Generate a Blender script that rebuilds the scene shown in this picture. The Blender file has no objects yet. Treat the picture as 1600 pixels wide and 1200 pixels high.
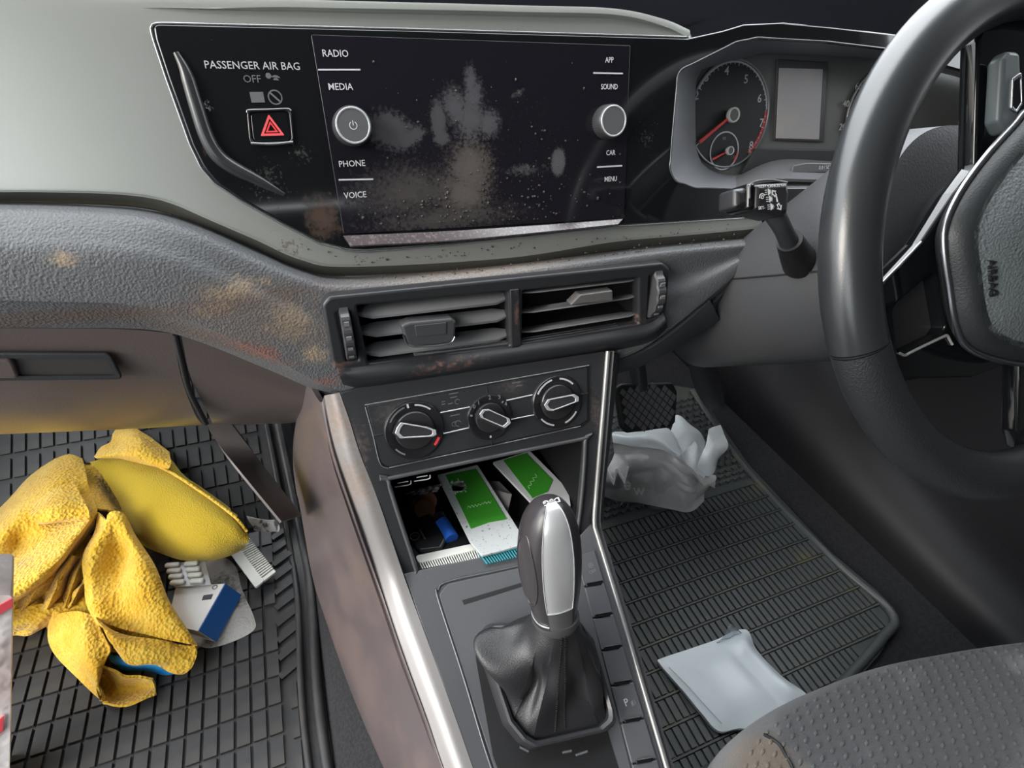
import bpy, bmesh, math, random
import numpy as np
from math import sin, cos, pi, radians, sqrt
from mathutils import Vector, Matrix
random.seed(7); rng = np.random.RandomState(7)
S = bpy.context.scene; COL = S.collection

# ------------------------------------------------------------------ camera
F = 850.0                                     # focal length in pixels of a 1600 x 1200 frame
_x = np.array([2450, -470, F]); _x /= np.linalg.norm(_x)
_d = np.array([130, 2090, F]); _d -= _x * (_x @ _d); _d /= np.linalg.norm(_d)
_n = -np.cross(_x, _d)
T18 = radians(18)
_W = np.array([[1, 0, 0], [0, -sin(T18), -cos(T18)], [0, -cos(T18), sin(T18)]])
ROT = _W.T @ np.array([_x, _d, _n])           # camera (right, down, forward) -> world
CAM = np.array([-0.14321835, -0.41071838, 0.10768767])
cd = bpy.data.cameras.new('camera'); co = bpy.data.objects.new('camera', cd); COL.objects.link(co)
cd.sensor_width = 36; cd.lens = 36 * F / 1600; cd.clip_start = .01
M4 = Matrix.Identity(4)
for i in range(3):
    M4[i][0] = ROT[i, 0]; M4[i][1] = -ROT[i, 1]; M4[i][2] = -ROT[i, 2]; M4[i][3] = CAM[i]
co.matrix_world = M4
S.camera = co

# ------------------------------------------------------------------ light: overcast daylight through the car's windows and open door
w = bpy.data.worlds.new('overcast'); S.world = w; w.use_nodes = True
nt = w.node_tree; bg = nt.nodes['Background']
tc = nt.nodes.new('ShaderNodeTexCoord'); sp = nt.nodes.new('ShaderNodeSeparateXYZ'); rp = nt.nodes.new('ShaderNodeValToRGB')
nt.links.new(tc.outputs['Generated'], sp.inputs[0]); nt.links.new(sp.outputs[2], rp.inputs[0]); nt.links.new(rp.outputs[0], bg.inputs[0])
rp.color_ramp.elements[0].position = 0.0; rp.color_ramp.elements[0].color = (.31, .33, .35, 1)
rp.color_ramp.elements[1].position = 1.0; rp.color_ramp.elements[1].color = (.93, .97, 1, 1)
bg.inputs[1].default_value = 6.5
sun = bpy.data.lights.new('sun', 'SUN'); so = bpy.data.objects.new('sun', sun); COL.objects.link(so)
sun.energy = 2.2; sun.angle = radians(30); sun.color = (1, .92, .80)
so.rotation_euler = Vector((.88, .27, -.40)).to_track_quat('-Z', 'Y').to_euler()
S.view_settings.view_transform = 'Standard'; S.view_settings.look = 'None'; S.view_settings.gamma = 1
S.view_settings.use_curve_mapping = False; S.view_settings.exposure = 0.47

# ------------------------------------------------------------------ planes in the car
V3 = lambda *a: np.array(a, float)
class Pl:
    """a plane with axes u (right), v (up along the plane) and n (facing the cabin)"""
    def __init__(s, P, n, u=None):
        s.P = np.array(P, float); s.n = np.array(n, float); s.n /= np.linalg.norm(s.n)
        u = V3(1, 0, 0) if u is None else np.array(u, float)
        u = u - s.n * (u @ s.n); s.u = u / np.linalg.norm(u); s.v = np.cross(s.n, s.u)
    def off(s, w): return Pl(s.P + s.n * w, s.n, s.u)
    def hit(s, p):
        d = ROT @ V3(p[0] - 800, p[1] - 600, F)
        return CAM + d * (((s.P - CAM) @ s.n) / (d @ s.n))
    def to2(s, q): return V3((q - s.P) @ s.u, (q - s.P) @ s.v)
    def px2(s, p): return s.to2(s.hit(p))
    def at(s, a, b, c=0): return s.P + s.u * a + s.v * b + s.n * c
def El(P, e): e = radians(e); return Pl(P, (0, -cos(e), sin(e)))
def Zp(z): return Pl((0, 0, z), (0, 0, 1))
def Yp(y): return Pl((0, y, 0), (0, -1, 0))
def Xp(x): return Pl((x, 0, 0), (-1, 0, 0), (0, -1, 0))
def proj(P):
    v = ROT.T @ (np.array(P) - CAM); return V3(800 + F * v[0] / v[2], 600 + F * v[1] / v[2])
FACE = El((0, 0, 0), 18)                                # radio glass and decor panel
VENT = El(FACE.off(.02).hit((760, 440)), 8)             # centre air vents
CLIM = El(VENT.off(.005).hit((745, 590)), 27)           # climate controls
CONS = El(CLIM.hit((770, 855)), 68)                     # gear console top
GAUGE = FACE.off(-.05)                                  # dials
WC = V3(.3434, -.209, -.0336)
_e, _y = .5374, -.0468
WHEEL = Pl(WC, (sin(_y) * cos(_e), -cos(_y) * cos(_e), sin(_e)))
ZM = -.56                                               # top of the rubber mats
MATP = Zp(ZM)

# ------------------------------------------------------------------ object helpers
def new_obj(name, me, mat=None, parent=None, label=None, cat=None, group=None, kind=None):
    o = bpy.data.objects.new(name, me); COL.objects.link(o)
    if mat is not None and me is not None: me.materials.clear(); me.materials.append(mat)
    if parent is not None:
        o.parent = parent
        if parent.type == 'EMPTY': o.location = -Vector(parent.location)
    for k, v in (('label', label), ('category', cat), ('group', group), ('kind', kind)):
        if v: o[k] = v
    return o
def thing(name, label, cat, loc=(0, 0, 0), group=None):
    o = bpy.data.objects.new(name, None); COL.objects.link(o); o.location = [float(q) for q in loc]; o.empty_display_size = .02
    o['label'] = label; o['category'] = cat
    if group: o['group'] = group
    return o
def finish(me, angle=35, smooth=True):
    if smooth:
        me.polygons.foreach_set('use_smooth', [True] * len(me.polygons)); me.set_sharp_from_angle(angle=radians(angle))
    me.update(); return me
def mesh(verts, faces, angle=35, smooth=True):
    me = bpy.data.meshes.new('m'); me.from_pydata([tuple(map(float, v)) for v in verts], [], faces); me.validate(); return finish(me, angle, smooth)
def bm_mesh(bm, angle=35, smooth=True):
    bmesh.ops.recalc_face_normals(bm, faces=bm.faces)
    me = bpy.data.meshes.new('m'); bm.to_mesh(me); bm.free(); return finish(me, angle, smooth)
def obj(name, me, mat, parent=None, **k): return new_obj(name, me, mat, parent, **k)

def round2(pts, r, seg=5):
    """round the corners of a closed 2D polygon; r is one radius or one for each corner"""
    n = len(pts); out = []
    for i in range(n):
        a, b, c = np.array(pts[i - 1], float), np.array(pts[i], float), np.array(pts[(i + 1) % n], float)
        rr = r[i] if hasattr(r, '__len__') else r
        d1, d2 = a - b, c - b; l1, l2 = np.linalg.norm(d1), np.linalg.norm(d2)
        if rr <= 0 or l1 < 1e-9 or l2 < 1e-9: out.append(b); continue
        d1, d2 = d1 / l1, d2 / l2; ang = math.acos(np.clip(d1 @ d2, -1, 1))
        if ang > pi - .05: out.append(b); continue
        t = min(rr / math.tan(ang / 2), l1 * .49, l2 * .49)
        for k in range(seg + 1):
            s = k / seg; out.append((1 - s) ** 2 * (b + d1 * t) + 2 * s * (1 - s) * b + s * s * (b + d2 * t))
    return out
def plate_mesh(plane, loops, th, bev=0, res=2, off=0):
    """solid plate with holes: closed loops in plane coordinates, front face at +off, th thick"""
    bev = min(bev, th * .49)
    c = bpy.data.curves.new('c', 'CURVE'); c.dimensions = '2D'; c.fill_mode = 'BOTH'
    c.extrude = th / 2 - bev; c.bevel_depth = bev; c.bevel_resolution = res; c.offset = -bev
    for lp in loops:
        s = c.splines.new('POLY'); s.points.add(len(lp) - 1); s.use_cyclic_u = True
        for q, p in zip(s.points, lp): q.co = (p[0], p[1], 0, 1)
    o = bpy.data.objects.new('t', c); me = bpy.data.meshes.new_from_object(o); bpy.data.objects.remove(o); bpy.data.curves.remove(c)
    mt = Matrix.Identity(4); O = plane.at(0, 0, off - th / 2)
    for i in range(3): mt[i][0] = plane.u[i]; mt[i][1] = plane.v[i]; mt[i][2] = plane.n[i]; mt[i][3] = O[i]
    me.transform(mt); return finish(me, 40)
def plate(name, plane, loops, th, mat, parent=None, bev=.0006, off=0, r=0, px=True, **k):
    """loops in photograph pixels seen on the plane at height off (or plane metres if px is False)"""
    if not hasattr(loops[0][0], '__len__'): loops = [loops]
    pp = plane.off(off); L = []
    rs = r if isinstance(r, list) else [r] * len(loops)
    for lp, rr in zip(loops, rs):
        q = [pp.px2(p) for p in lp] if px else [V3(*p) for p in lp]
        L.append(round2(q, rr) if rr else q)
    return obj(name, plate_mesh(plane, L, th, bev, off=off), mat, parent, **k)
def circ(c, r, n=40, a0=0, a1=2 * pi, ry=None):
    e = abs(a1 - a0 - 2 * pi) < 1e-6; ry = ry or r
    return [V3(c[0] + r * cos(t), c[1] + ry * sin(t)) for t in np.linspace(a0, a1, n, endpoint=not e)]
def arc_band(c, r0, r1, a0, a1, n=24): return circ(c, r1, n, a0, a1) + circ(c, r0, n, a0, a1)[::-1]
def catmull(P, n, closed=False):
    P = np.array(P, float); m = len(P)
    if m == 2 and not closed: return P[0] + np.linspace(0, 1, n)[:, None] * (P[1] - P[0])
    Q = np.vstack([P[-1], P, P[0], P[1]]) if closed else np.vstack([2 * P[0] - P[1], P, 2 * P[-1] - P[-2]])
    seg = m if closed else m - 1; d = []
    for i in range(seg):
        for t in np.linspace(0, 1, 16, endpoint=False):
            a, b, c, e = Q[i], Q[i + 1], Q[i + 2], Q[i + 3]
            d.append(.5 * ((2 * b) + (c - a) * t + (2 * a - 5 * b + 4 * c - e) * t * t + (3 * b - a - 3 * c + e) * t ** 3))
    d.append(P[0] if closed else P[-1]); d = np.array(d)
    s = np.r_[0, np.cumsum(np.linalg.norm(np.diff(d, axis=0), axis=1))]
    t = np.linspace(0, s[-1], n, endpoint=not closed)
    return np.stack([np.interp(t, s, d[:, k]) for k in range(d.shape[1])], 1)
def dens(px, step=14):
    o = []
    for a, b in zip(px, px[1:]):
        a, b = V3(*a), V3(*b); k = max(1, int(np.linalg.norm(b - a) / step)); o += [a + (b - a) * i / k for i in range(k)]
    return o + [V3(*px[-1])]
def cat_idx(P, n):
    """catmull with equal steps for each control point instead of each length"""
    P = np.array(P, float); m = len(P); Q = np.vstack([2 * P[0] - P[1], P, 2 * P[-1] - P[-2]]); o = []
    for x in np.linspace(0, m - 1, n):
        i = min(int(x), m - 2); t = x - i; a, b, c, e = Q[i], Q[i + 1], Q[i + 2], Q[i + 3]
        o.append(.5 * ((2 * b) + (c - a) * t + (2 * a - 5 * b + 4 * c - e) * t * t + (3 * b - a - 3 * c + e) * t ** 3))
    return np.array(o)
def grid_faces(m, n, cu=False, cv=False):
    f = []
    for i in range(m if cu else m - 1):
        for j in range(n if cv else n - 1):
            i2, j2 = (i + 1) % m, (j + 1) % n; f.append((i * n + j, i * n + j2, i2 * n + j2, i2 * n + j))
    return f
def loft_pts(rails, n=40, m=0, closed=False, idx=False, linear=False):
    R = np.array([(cat_idx(r, n) if idx else catmull(r, n, closed)) for r in rails])
    if m: R = np.stack([(np.stack([np.interp(np.linspace(0, 1, m), np.linspace(0, 1, len(R)), R[:, j, k]) for k in range(3)], 1) if linear else cat_idx(R[:, j], m)) for j in range(n)], 1)
    return R
def thick(R, th, fl=1):
    """give a grid of points a back side th behind it -> closed mesh"""
    m, n = R.shape[:2]; du = np.gradient(R, axis=0); dv = np.gradient(R, axis=1); N = np.cross(du, dv)
    N /= np.linalg.norm(N, axis=2, keepdims=True) + 1e-12
    B = R - N * th * fl; vs = np.vstack([R.reshape(-1, 3), B.reshape(-1, 3)]); o = m * n
    f = grid_faces(m, n); g = f + [tuple(q + o for q in x[::-1]) for x in f]
    bd = [(0, j) for j in range(n)] + [(i, n - 1) for i in range(1, m)] + [(m - 1, j) for j in range(n - 2, -1, -1)] + [(i, 0) for i in range(m - 2, 0, -1)]
    ids = [i * n + j for i, j in bd]
    for a, b in zip(ids, ids[1:] + ids[:1]): g.append((b, a, a + o, b + o))
    bm = bmesh.new(); bv = [bm.verts.new(tuple(map(float, v))) for v in vs]
    for x in g:
        try: bm.faces.new([bv[q] for q in x])
        except ValueError: pass
    return bm
def loft(name, rails, mat, parent=None, n=40, m=0, th=.003, closed=False, idx=False, linear=False, angle=40, disp=None, **k):
    R = loft_pts(rails, n, m, closed, idx, linear)
    if disp is not None: R = disp(R)
    # make the normal face the camera so that the back lies behind
    c = R[R.shape[0] // 2, R.shape[1] // 2]; du = np.gradient(R, axis=0)[R.shape[0] // 2, R.shape[1] // 2]; dv = np.gradient(R, axis=1)[R.shape[0] // 2, R.shape[1] // 2]
    fl = 1 if np.cross(du, dv) @ (CAM - c) > 0 else -1
    return obj(name, bm_mesh(thick(R, th, fl), angle), mat, parent, **k)
def tube_mesh(pts, rad, n=40, seg=12, closed=False, sx=1, up=None, smooth_path=True, cap=True):
    P = catmull(pts, n, closed) if smooth_path else np.array(pts, float); n = len(P)
    r = np.interp(np.linspace(0, 1, n), np.linspace(0, 1, len(rad)), rad) if hasattr(rad, '__len__') else np.full(n, rad)
    T = np.roll(P, -1, 0) - np.roll(P, 1, 0) if closed else np.gradient(P, axis=0)
    T /= np.linalg.norm(T, axis=1, keepdims=True); u = V3(*(up if up is not None else (.13, .21, .97)))
    vs = []
    for i in range(n):
        a = u - T[i] * (u @ T[i]); a /= np.linalg.norm(a); b = np.cross(T[i], a)
        if up is None: u = a
        for t in np.linspace(0, 2 * pi, seg, endpoint=False): vs.append(P[i] + r[i] * (cos(t) * a + sx * sin(t) * b))
    f = grid_faces(n, seg, closed, True)
    if not closed and cap: f += [tuple(range(seg))[::-1], tuple((n - 1) * seg + q for q in range(seg))]
    bm = bmesh.new(); bv = [bm.verts.new(tuple(map(float, v))) for v in vs]
    for x in f: bm.faces.new([bv[q] for q in x])
    return bm_mesh(bm, 50)
def tube(name, pts, rad, mat, parent=None, **k):
    kk = {a: k.pop(a) for a in ('n', 'seg', 'closed', 'sx', 'up', 'smooth_path') if a in k}
    return obj(name, tube_mesh(pts, rad, **kk), mat, parent, **k)
def rings(name, R, mat, parent=None, angle=40, cap=True, **k):
    """closed rings of equal length stacked into a solid"""
    R = np.array(R, float); m, n = R.shape[:2]; f = grid_faces(m, n, False, True)
    if cap: f += [tuple(range(n))[::-1], tuple((m - 1) * n + q for q in range(n))]
    bm = bmesh.new(); bv = [bm.verts.new(tuple(map(float, v))) for v in R.reshape(-1, 3)]
    for x in f: bm.faces.new([bv[q] for q in x])
    return obj(name, bm_mesh(bm, angle), mat, parent, **k)
def box_bm(bm, c, ax, h):
    """box with centre c, axes ax (3 unit vectors) and half sizes h"""
    vs = [bm.verts.new(tuple(np.array(c) + sum(s * hh * a for s, hh, a in zip(sg, h, ax)))) for sg in [(i, j, k) for i in (-1, 1) for j in (-1, 1) for k in (-1, 1)]]
    for q in ((0, 1, 3, 2), (4, 6, 7, 5), (0, 4, 5, 1), (2, 3, 7, 6), (0, 2, 6, 4), (1, 5, 7, 3)): bm.faces.new([vs[i] for i in q])
AX = (V3(1, 0, 0), V3(0, 1, 0), V3(0, 0, 1))
def box(name, lo, hi, mat, parent=None, bev=0, **k):
    bm = bmesh.new(); lo, hi = np.array(lo, float), np.array(hi, float); box_bm(bm, (lo + hi) / 2, AX, (hi - lo) / 2)
    if bev: bmesh.ops.bevel(bm, geom=list(bm.edges), offset=bev, segments=3, affect='EDGES', profile=.5)
    return obj(name, bm_mesh(bm, 30), mat, parent, **k)
def text(name, s, plane, pos, h, mat, parent=None, off=.0003, rot=0, px=True, ext=.00008, sx=1, shear=0, **k):
    c = bpy.data.curves.new('t', 'FONT'); c.body = s; c.size = h / .7; c.align_x = 'CENTER'; c.align_y = 'CENTER'; c.extrude = ext; c.resolution_u = 2; c.offset = h * .006
    o = bpy.data.objects.new('t', c); me = bpy.data.meshes.new_from_object(o); bpy.data.objects.remove(o); bpy.data.curves.remove(c)
    a, b = plane.px2(pos) if px else pos; O = plane.at(a, b, off); ca, sa = cos(rot), sin(rot)
    u = (plane.u * ca + plane.v * sa) * sx; v = plane.v * ca - plane.u * sa
    mt = Matrix.Identity(4)
    for i in range(3): mt[i][0] = u[i]; mt[i][1] = v[i]; mt[i][2] = plane.n[i]; mt[i][3] = O[i]
    me.transform(mt); return obj(name, finish(me, smooth=False), mat, parent, **k)

def on_grid(R, px):
    """surface point, normal of a grid of points where the photograph's pixel px sees it"""
    m, n = R.shape[:2]; V = (R.reshape(-1, 3) - CAM) @ ROT; q = np.stack([800 + F * V[:, 0] / V[:, 2], 600 + F * V[:, 1] / V[:, 2]], 1)
    e = np.hypot(q[:, 0] - px[0], q[:, 1] - px[1]); k = int(np.argmin(np.where(e < max(e.min() * 1.01, 4), V[:, 2], 99))); i, j = divmod(k, n)
    N = np.cross(np.gradient(R, axis=0)[i, j], np.gradient(R, axis=1)[i, j]); N /= np.linalg.norm(N) + 1e-12
    if N @ (CAM - R[i, j]) < 0: N = -N
    return R[i, j], N

# ------------------------------------------------------------------ procedural materials
def mat(name, col, rough=.5, metal=0, bump=None, var=None, stains_and_bounce=(), coat=0, spec=.5, sheen=0, trans=0, bump2=None, rough_var=None, aniso=0, emit=None):
    m = bpy.data.materials.new(name); m.use_nodes = True; t = m.node_tree; N = t.nodes; L = t.links; b = N['Principled BSDF']
    def inp(k, v):
        if k in b.inputs: b.inputs[k].default_value = v
    c4 = lambda c: (*c, 1)
    inp('Base Color', c4(col)); inp('Roughness', rough); inp('Metallic', metal); inp('Coat Weight', coat); inp('Coat Roughness', .04); inp('Specular IOR Level', spec)
    if sheen: inp('Sheen Weight', sheen); inp('Sheen Roughness', .5)
    if trans: inp('Transmission Weight', trans)
    if emit: inp('Emission Color', c4(emit[0])); inp('Emission Strength', emit[1])
    tc = N.new('ShaderNodeTexCoord'); oc = tc.outputs['Object']
    def noise(sc, det=4, ro=.6, co=None):
        n = N.new('ShaderNodeTexNoise'); n.inputs['Scale'].default_value = sc; n.inputs['Detail'].default_value = det; n.inputs['Roughness'].default_value = ro
        L.new(co or oc, n.inputs['Vector']); return n.outputs['Fac']
    def ramp(v, lo, hi):
        r = N.new('ShaderNodeMapRange'); r.interpolation_type = 'SMOOTHSTEP'; L.new(v, r.inputs['Value']); r.inputs['From Min'].default_value = lo; r.inputs['From Max'].default_value = hi; return r.outputs[0]
    def math_(op, a, c=None):
        q = N.new('ShaderNodeMath'); q.operation = op
        for i, x in enumerate((a, c)):
            if x is None: continue
            if isinstance(x, (int, float)): q.inputs[i].default_value = x
            else: L.new(x, q.inputs[i])
        return q.outputs[0]
    def mix(f, a, c):
        q = N.new('ShaderNodeMix'); q.data_type = 'RGBA'
        L.new(f, q.inputs['Factor']) if not isinstance(f, float) else None
        for k, x in ((6, a), (7, c)):
            if isinstance(x, tuple): q.inputs[k].default_value = c4(x)
            else: L.new(x, q.inputs[k])
        return q.outputs[2]
    cur = tuple(col); rcur = None
    if var:                                   # (colour, scale, lo, hi)
        for vv in (var if isinstance(var, list) else [var]):
            cur = mix(ramp(noise(vv[1]), vv[2], vv[3]), cur, tuple(vv[0]))
    for st in stains_and_bounce:                         # dict: col, spots [(centre, (rx, ry, rz), rot_y)], ns noise scale, k noise strength, soft, amt, rough
        best = None
        for sp in st['spots']:
            mp = N.new('ShaderNodeMapping'); mp.vector_type = 'TEXTURE'; mp.inputs['Location'].default_value = [float(q) for q in sp[0]]
            rr = sp[1]; mp.inputs['Scale'].default_value = rr if hasattr(rr, '__len__') else (rr, rr, rr)
            if len(sp) > 2: mp.inputs['Rotation'].default_value = (0, sp[2], 0)
            L.new(oc, mp.inputs['Vector']); ln = N.new('ShaderNodeVectorMath'); ln.operation = 'LENGTH'; L.new(mp.outputs[0], ln.inputs[0])
            v = math_('SUBTRACT', 1.0, ln.outputs['Value']); best = v if best is None else math_('MAXIMUM', best, v)
        if st.get('clampd'): best = math_('MINIMUM', best, st['clampd'])
        nz = math_('MULTIPLY', math_('SUBTRACT', noise(st.get('ns', 120), 6, .7), .5), st.get('k', 1.2))
        mk = math_('MULTIPLY', ramp(math_('ADD', best, nz), st.get('lo', 0.0), st.get('soft', .35)), st.get('amt', 1.0))
        cur = mix(mk, cur, tuple(st['col']))
        if 'rough' in st:
            q = N.new('ShaderNodeMix'); q.data_type = 'FLOAT'; L.new(mk, q.inputs['Factor'])
            if rcur is None: q.inputs[2].default_value = rough
            else: L.new(rcur, q.inputs[2])
            q.inputs[3].default_value = st['rough']; rcur = q.outputs[0]
    if not isinstance(cur, tuple): L.new(cur, b.inputs['Base Color'])
    if rough_var:                             # (scale, lo, hi)
        r = N.new('ShaderNodeMapRange'); L.new(noise(rough_var[0], 5), r.inputs[0]); r.inputs[1].default_value = .35; r.inputs[2].default_value = .65; r.inputs[3].default_value = rough_var[1]; r.inputs[4].default_value = rough_var[2]; rcur = r.outputs[0]
    if rcur is not None: L.new(rcur, b.inputs['Roughness'])
    prev = None
    for bp in (bump, bump2):                  # (kind, scale, distance, strength)
        if not bp: continue
        kind, sc, dist, st = bp
        if kind == 'noise': h = noise(sc, 3)
        elif kind in ('vor', 'dots'):
            q = N.new('ShaderNodeTexVoronoi'); q.inputs['Scale'].default_value = sc; L.new(oc, q.inputs['Vector']); h = q.outputs['Distance']
            if kind == 'dots': h = ramp(h, .1, .45)
        elif kind == 'leather':
            q = N.new('ShaderNodeTexVoronoi'); q.feature = 'SMOOTH_F1'; q.inputs['Scale'].default_value = sc; L.new(oc, q.inputs['Vector']); h = math_('ADD', q.outputs['Distance'], math_('MULTIPLY', noise(sc * 1.7, 2), .5))
        bn = N.new('ShaderNodeBump'); bn.inputs['Distance'].default_value = dist; bn.inputs['Strength'].default_value = st; L.new(h, bn.inputs['Height'])
        if prev is not None: L.new(prev, bn.inputs['Normal'])
        prev = bn.outputs[0]
    if prev is not None: L.new(prev, b.inputs['Normal'])
    return m
# ------------------------------------------------------------------ materials
def Fp(p, w=0): return FACE.off(w).hit(p)
def Vp(p, w=0): return VENT.off(w).hit(p)
m_trim = mat('satin_silver_paint', (.36, .37, .345), .36, .55, bump=('noise', 900, .0002, .06), spec=.5, 
             stains_and_bounce=[dict(col=(.11, .07, .05), spots=[(Fp((450, 385)), .03), (Fp((700, 400)), (.10, .03, .006)), (Fp((560, 405)), .02)], ns=260, k=2.6, lo=.9, soft=1.1, amt=.8, rough=.8)])
m_gloss = mat('piano_black', (.006, .007, .008), .06, 0, coat=.3,
              stains_and_bounce=[dict(col=(.16, .17, .14), spots=[(Fp((420, 285)), .035), (Fp((470, 240)), .02), (Fp((1010, 220)), .025)], ns=420, k=2.4, lo=.75, soft=1.3, amt=.35, rough=.6),
                      dict(col=(.16, .10, .07), spots=[(Fp((505, 340)), (.02, .03, .025)), (Fp((330, 235)), .008)], ns=200, k=1.5, lo=.2, soft=.9, amt=.35, rough=.6),
                      dict(col=(.45, .46, .45), spots=[(Fp((324, 166)), .006), (Fp((330, 60)), .004)], ns=500, k=1.8, lo=.5, soft=.8, amt=.7, rough=.6)])
m_gloss2 = mat('gloss_black_edge', (.008, .008, .009), .09)
m_edge = mat('bright_edge', (.30, .31, .32), .25, .7)
m_glint = mat('edge_glint', (.10, .105, .11), .25, .4)
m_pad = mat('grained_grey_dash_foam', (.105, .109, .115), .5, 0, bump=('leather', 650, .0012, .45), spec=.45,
            stains_and_bounce=[dict(col=(.36, .27, .17), spots=[(Vp((455, 505)), (.026, .03, .022), .5), (Vp((370, 460)), (.03, .03, .012)), (Vp((335, 485)), (.02, .02, .008)), (Vp((100, 410)), (.012, .02, .008)), (Vp((490, 555)), .014)], ns=170, k=2.0, lo=.12, soft=.95, amt=.85, rough=.85),
                    dict(col=(.13, .10, .08), spots=[(Vp((410, 500)), (.07, .05, .035), .4)], ns=60, k=.9, lo=.05, soft=.7, amt=.55, rough=.8),
                    dict(col=(.11, .075, .06), spots=[(Vp((120, 495), -.012), (.25, .03, .012)), (Vp((340, 535), -.010), (.09, .03, .014), .45)], ns=90, k=.8, lo=.1, soft=.8, amt=.7, rough=.7),  # brown bounce light painted along the pad's underside
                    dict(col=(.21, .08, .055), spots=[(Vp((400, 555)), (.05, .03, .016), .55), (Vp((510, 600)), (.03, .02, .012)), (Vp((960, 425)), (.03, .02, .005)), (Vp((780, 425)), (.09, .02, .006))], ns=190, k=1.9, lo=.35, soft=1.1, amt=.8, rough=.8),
                    dict(col=(.40, .33, .28), spots=[(FACE.off(0).hit((760, 425)), (.17, .03, .011), .02)], ns=900, k=2.2, lo=.1, soft=1.0, amt=.6, rough=.9)])
m_hard = mat('dark_grained_plastic', (.030, .031, .034), .5, 0, bump=('leather', 700, .0004, .3))
m_hard2 = mat('grey_grained_plastic', (.052, .054, .060), .48, 0, bump=('leather', 600, .0005, .3))
m_soft = mat('black_dash_top', (.004, .004, .005), .85, 0, bump=('leather', 500, .0006, .4), spec=0)
m_black = mat('matt_black', (.007, .007, .008), .6)
m_glove = mat('glove_box_plastic', (.105, .084, .078), .30, 0, bump=('leather', 800, .0003, .2), spec=.5,
              stains_and_bounce=[dict(col=(.15, .085, .06), spots=[(Vp((430, 600)), (.05, .05, .03), .2), (Vp((400, 640)), (.05, .05, .02))], ns=200, k=1.6, lo=.2, soft=1.1, amt=.6, rough=.7)])
m_white_ink = mat('white_print', (.75, .76, .78), .5)
m_grey_ink = mat('grey_print', (.17, .175, .18), .5)
m_dim_ink = mat('dim_print', (.11, .112, .115), .5)
m_red_ink = mat('red_print', (.75, .05, .05), .45)
m_chrome = mat('chrome', (.78, .79, .81), .25, .65)
m_satin = mat('satin_metal', (.48, .49, .51), .28, 1)

# ------------------------------------------------------------------ the car body around the scene
m_carpet = mat('charcoal_carpet', (.012, .012, .014), .95, bump=('noise', 1400, .002, .7), var=((.022, .022, .026), 300, .4, .6))
m_lining = mat('grey_lining', (.04, .04, .042), .85); m_roof = mat('headliner', (.30, .30, .30), .9)
m_sill = mat('sill_plastic', (.010, .010, .012), .5, spec=.3)
m_ground = mat('tarmac', (.16, .16, .16), .9, var=((.11, .11, .11), 3, .4, .6))
box('ground', (-12, -12, -1.02), (12, 12, -1.0), m_ground, kind='structure')
box('floor', (-.72, -1.9, -.62), (.72, .45, -.575), m_carpet, kind='structure')
def slab(name, a, b, th, m, **k):       # panel between two edges a and b (each two points)
    return loft(name, [a, b], m, n=2, th=th, **k)
slab('wall_front', [(-.72, .40, -.60), (.72, .40, -.60)], [(-.72, .62, -.10), (.72, .62, -.10)], .03, m_carpet, kind='structure')
box('wall_back', (-.78, -1.95, -.62), (.78, -1.86, .46), m_lining, kind='structure')  # unseen; raised over the rear window to keep sky reflections off the bezel
box('ceiling', (-.70, -1.95, .50), (.72, -.06, .54), m_roof, kind='structure')
box('wall_right', (.70, -1.9, -.60), (.76, .62, .10), m_sill, kind='structure', bev=.01)
box('wall_left', (-.78, -1.9, -.62), (-.72, -.62, .02), m_lining, kind='structure', bev=.01)
box('trim_6', (-.78, -.76, .02), (-.72, -.62, .50), m_lining, kind='structure')
box('trim_7', (-.78, -1.9, .02), (-.72, -1.5, .50), m_lining, kind='structure')
box('trim_1', (-.78, -.62, -.62), (-.72, .66, -.50), m_hard, kind='structure', bev=.01)
box('trim_2', (.70, -1.9, .10), (.76, -.22, .50), m_lining, kind='structure')  # unseen; closes most of the right window to darken gloss reflections
slab('trim_5', [(.73, .62, .08), (.73, .50, .08)], [(.70, .06, .52), (.70, -.06, .52)], .05, m_lining, kind='structure')
box('wall_front_left', (-.78, .10, -.60), (-.72, .66, .06), m_hard, kind='structure')
# transmission tunnel under the console
tn = [[(-.215, y, -.59), (-.185, y, -.535), (-.10, y, -.47), (-.02, y, -.46), (.06, y, -.47), (.11, y, -.52), (.13, y, -.59)] for y in (.45, .1, -.2, -.6, -1.6)]
loft('trim_3', tn, m_carpet, n=30, m=24, th=.02, kind='structure')
# sill and kick panel on the driver's right
loft('trim_4', [[(.60, -1.5, -.58), (.60, -.2, -.58), (.60, .45, -.58)], [(.615, -1.5, -.53), (.615, -.2, -.53), (.60, .45, -.45)], [(.655, -1.5, -.50), (.655, -.2, -.50), (.66, .45, -.3)], [(.71, -1.5, -.49), (.71, -.2, -.49), (.71, .45, -.2)]], m_sill, n=12, m=16, th=.01, kind='structure')

# ------------------------------------------------------------------ dashboard
def inside(p, poly):
    r = False; n = len(poly)
    for i in range(n):
        a, b = poly[i], poly[i - 1]
        if (a[1] > p[1]) != (b[1] > p[1]) and p[0] < (b[0] - a[0]) * (p[1] - a[1]) / (b[1] - a[1]) + a[0]: r = not r
    return r
def cut(o, plane, poly, dmax=.02):
    bm = bmesh.new(); bm.from_mesh(o.data); kill = []
    for f in bm.faces:
        c = np.array(f.calc_center_median())
        if abs((c - plane.P) @ plane.n) < dmax and inside(plane.to2(c), poly): kill.append(f)
    bmesh.ops.delete(bm, geom=kill, context='FACES'); bm.to_mesh(o.data); bm.free()
dash = thing('dashboard', 'grey car dashboard with satin silver decor panel and gloss black centre', 'dashboard', (0, .1, -.1))
top_e = [(-700, -45), (-300, -24), (0, -9), (300, 3), (600, 8), (900, 12), (1000, 20), (1050, 34), (1078, 56)]
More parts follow.
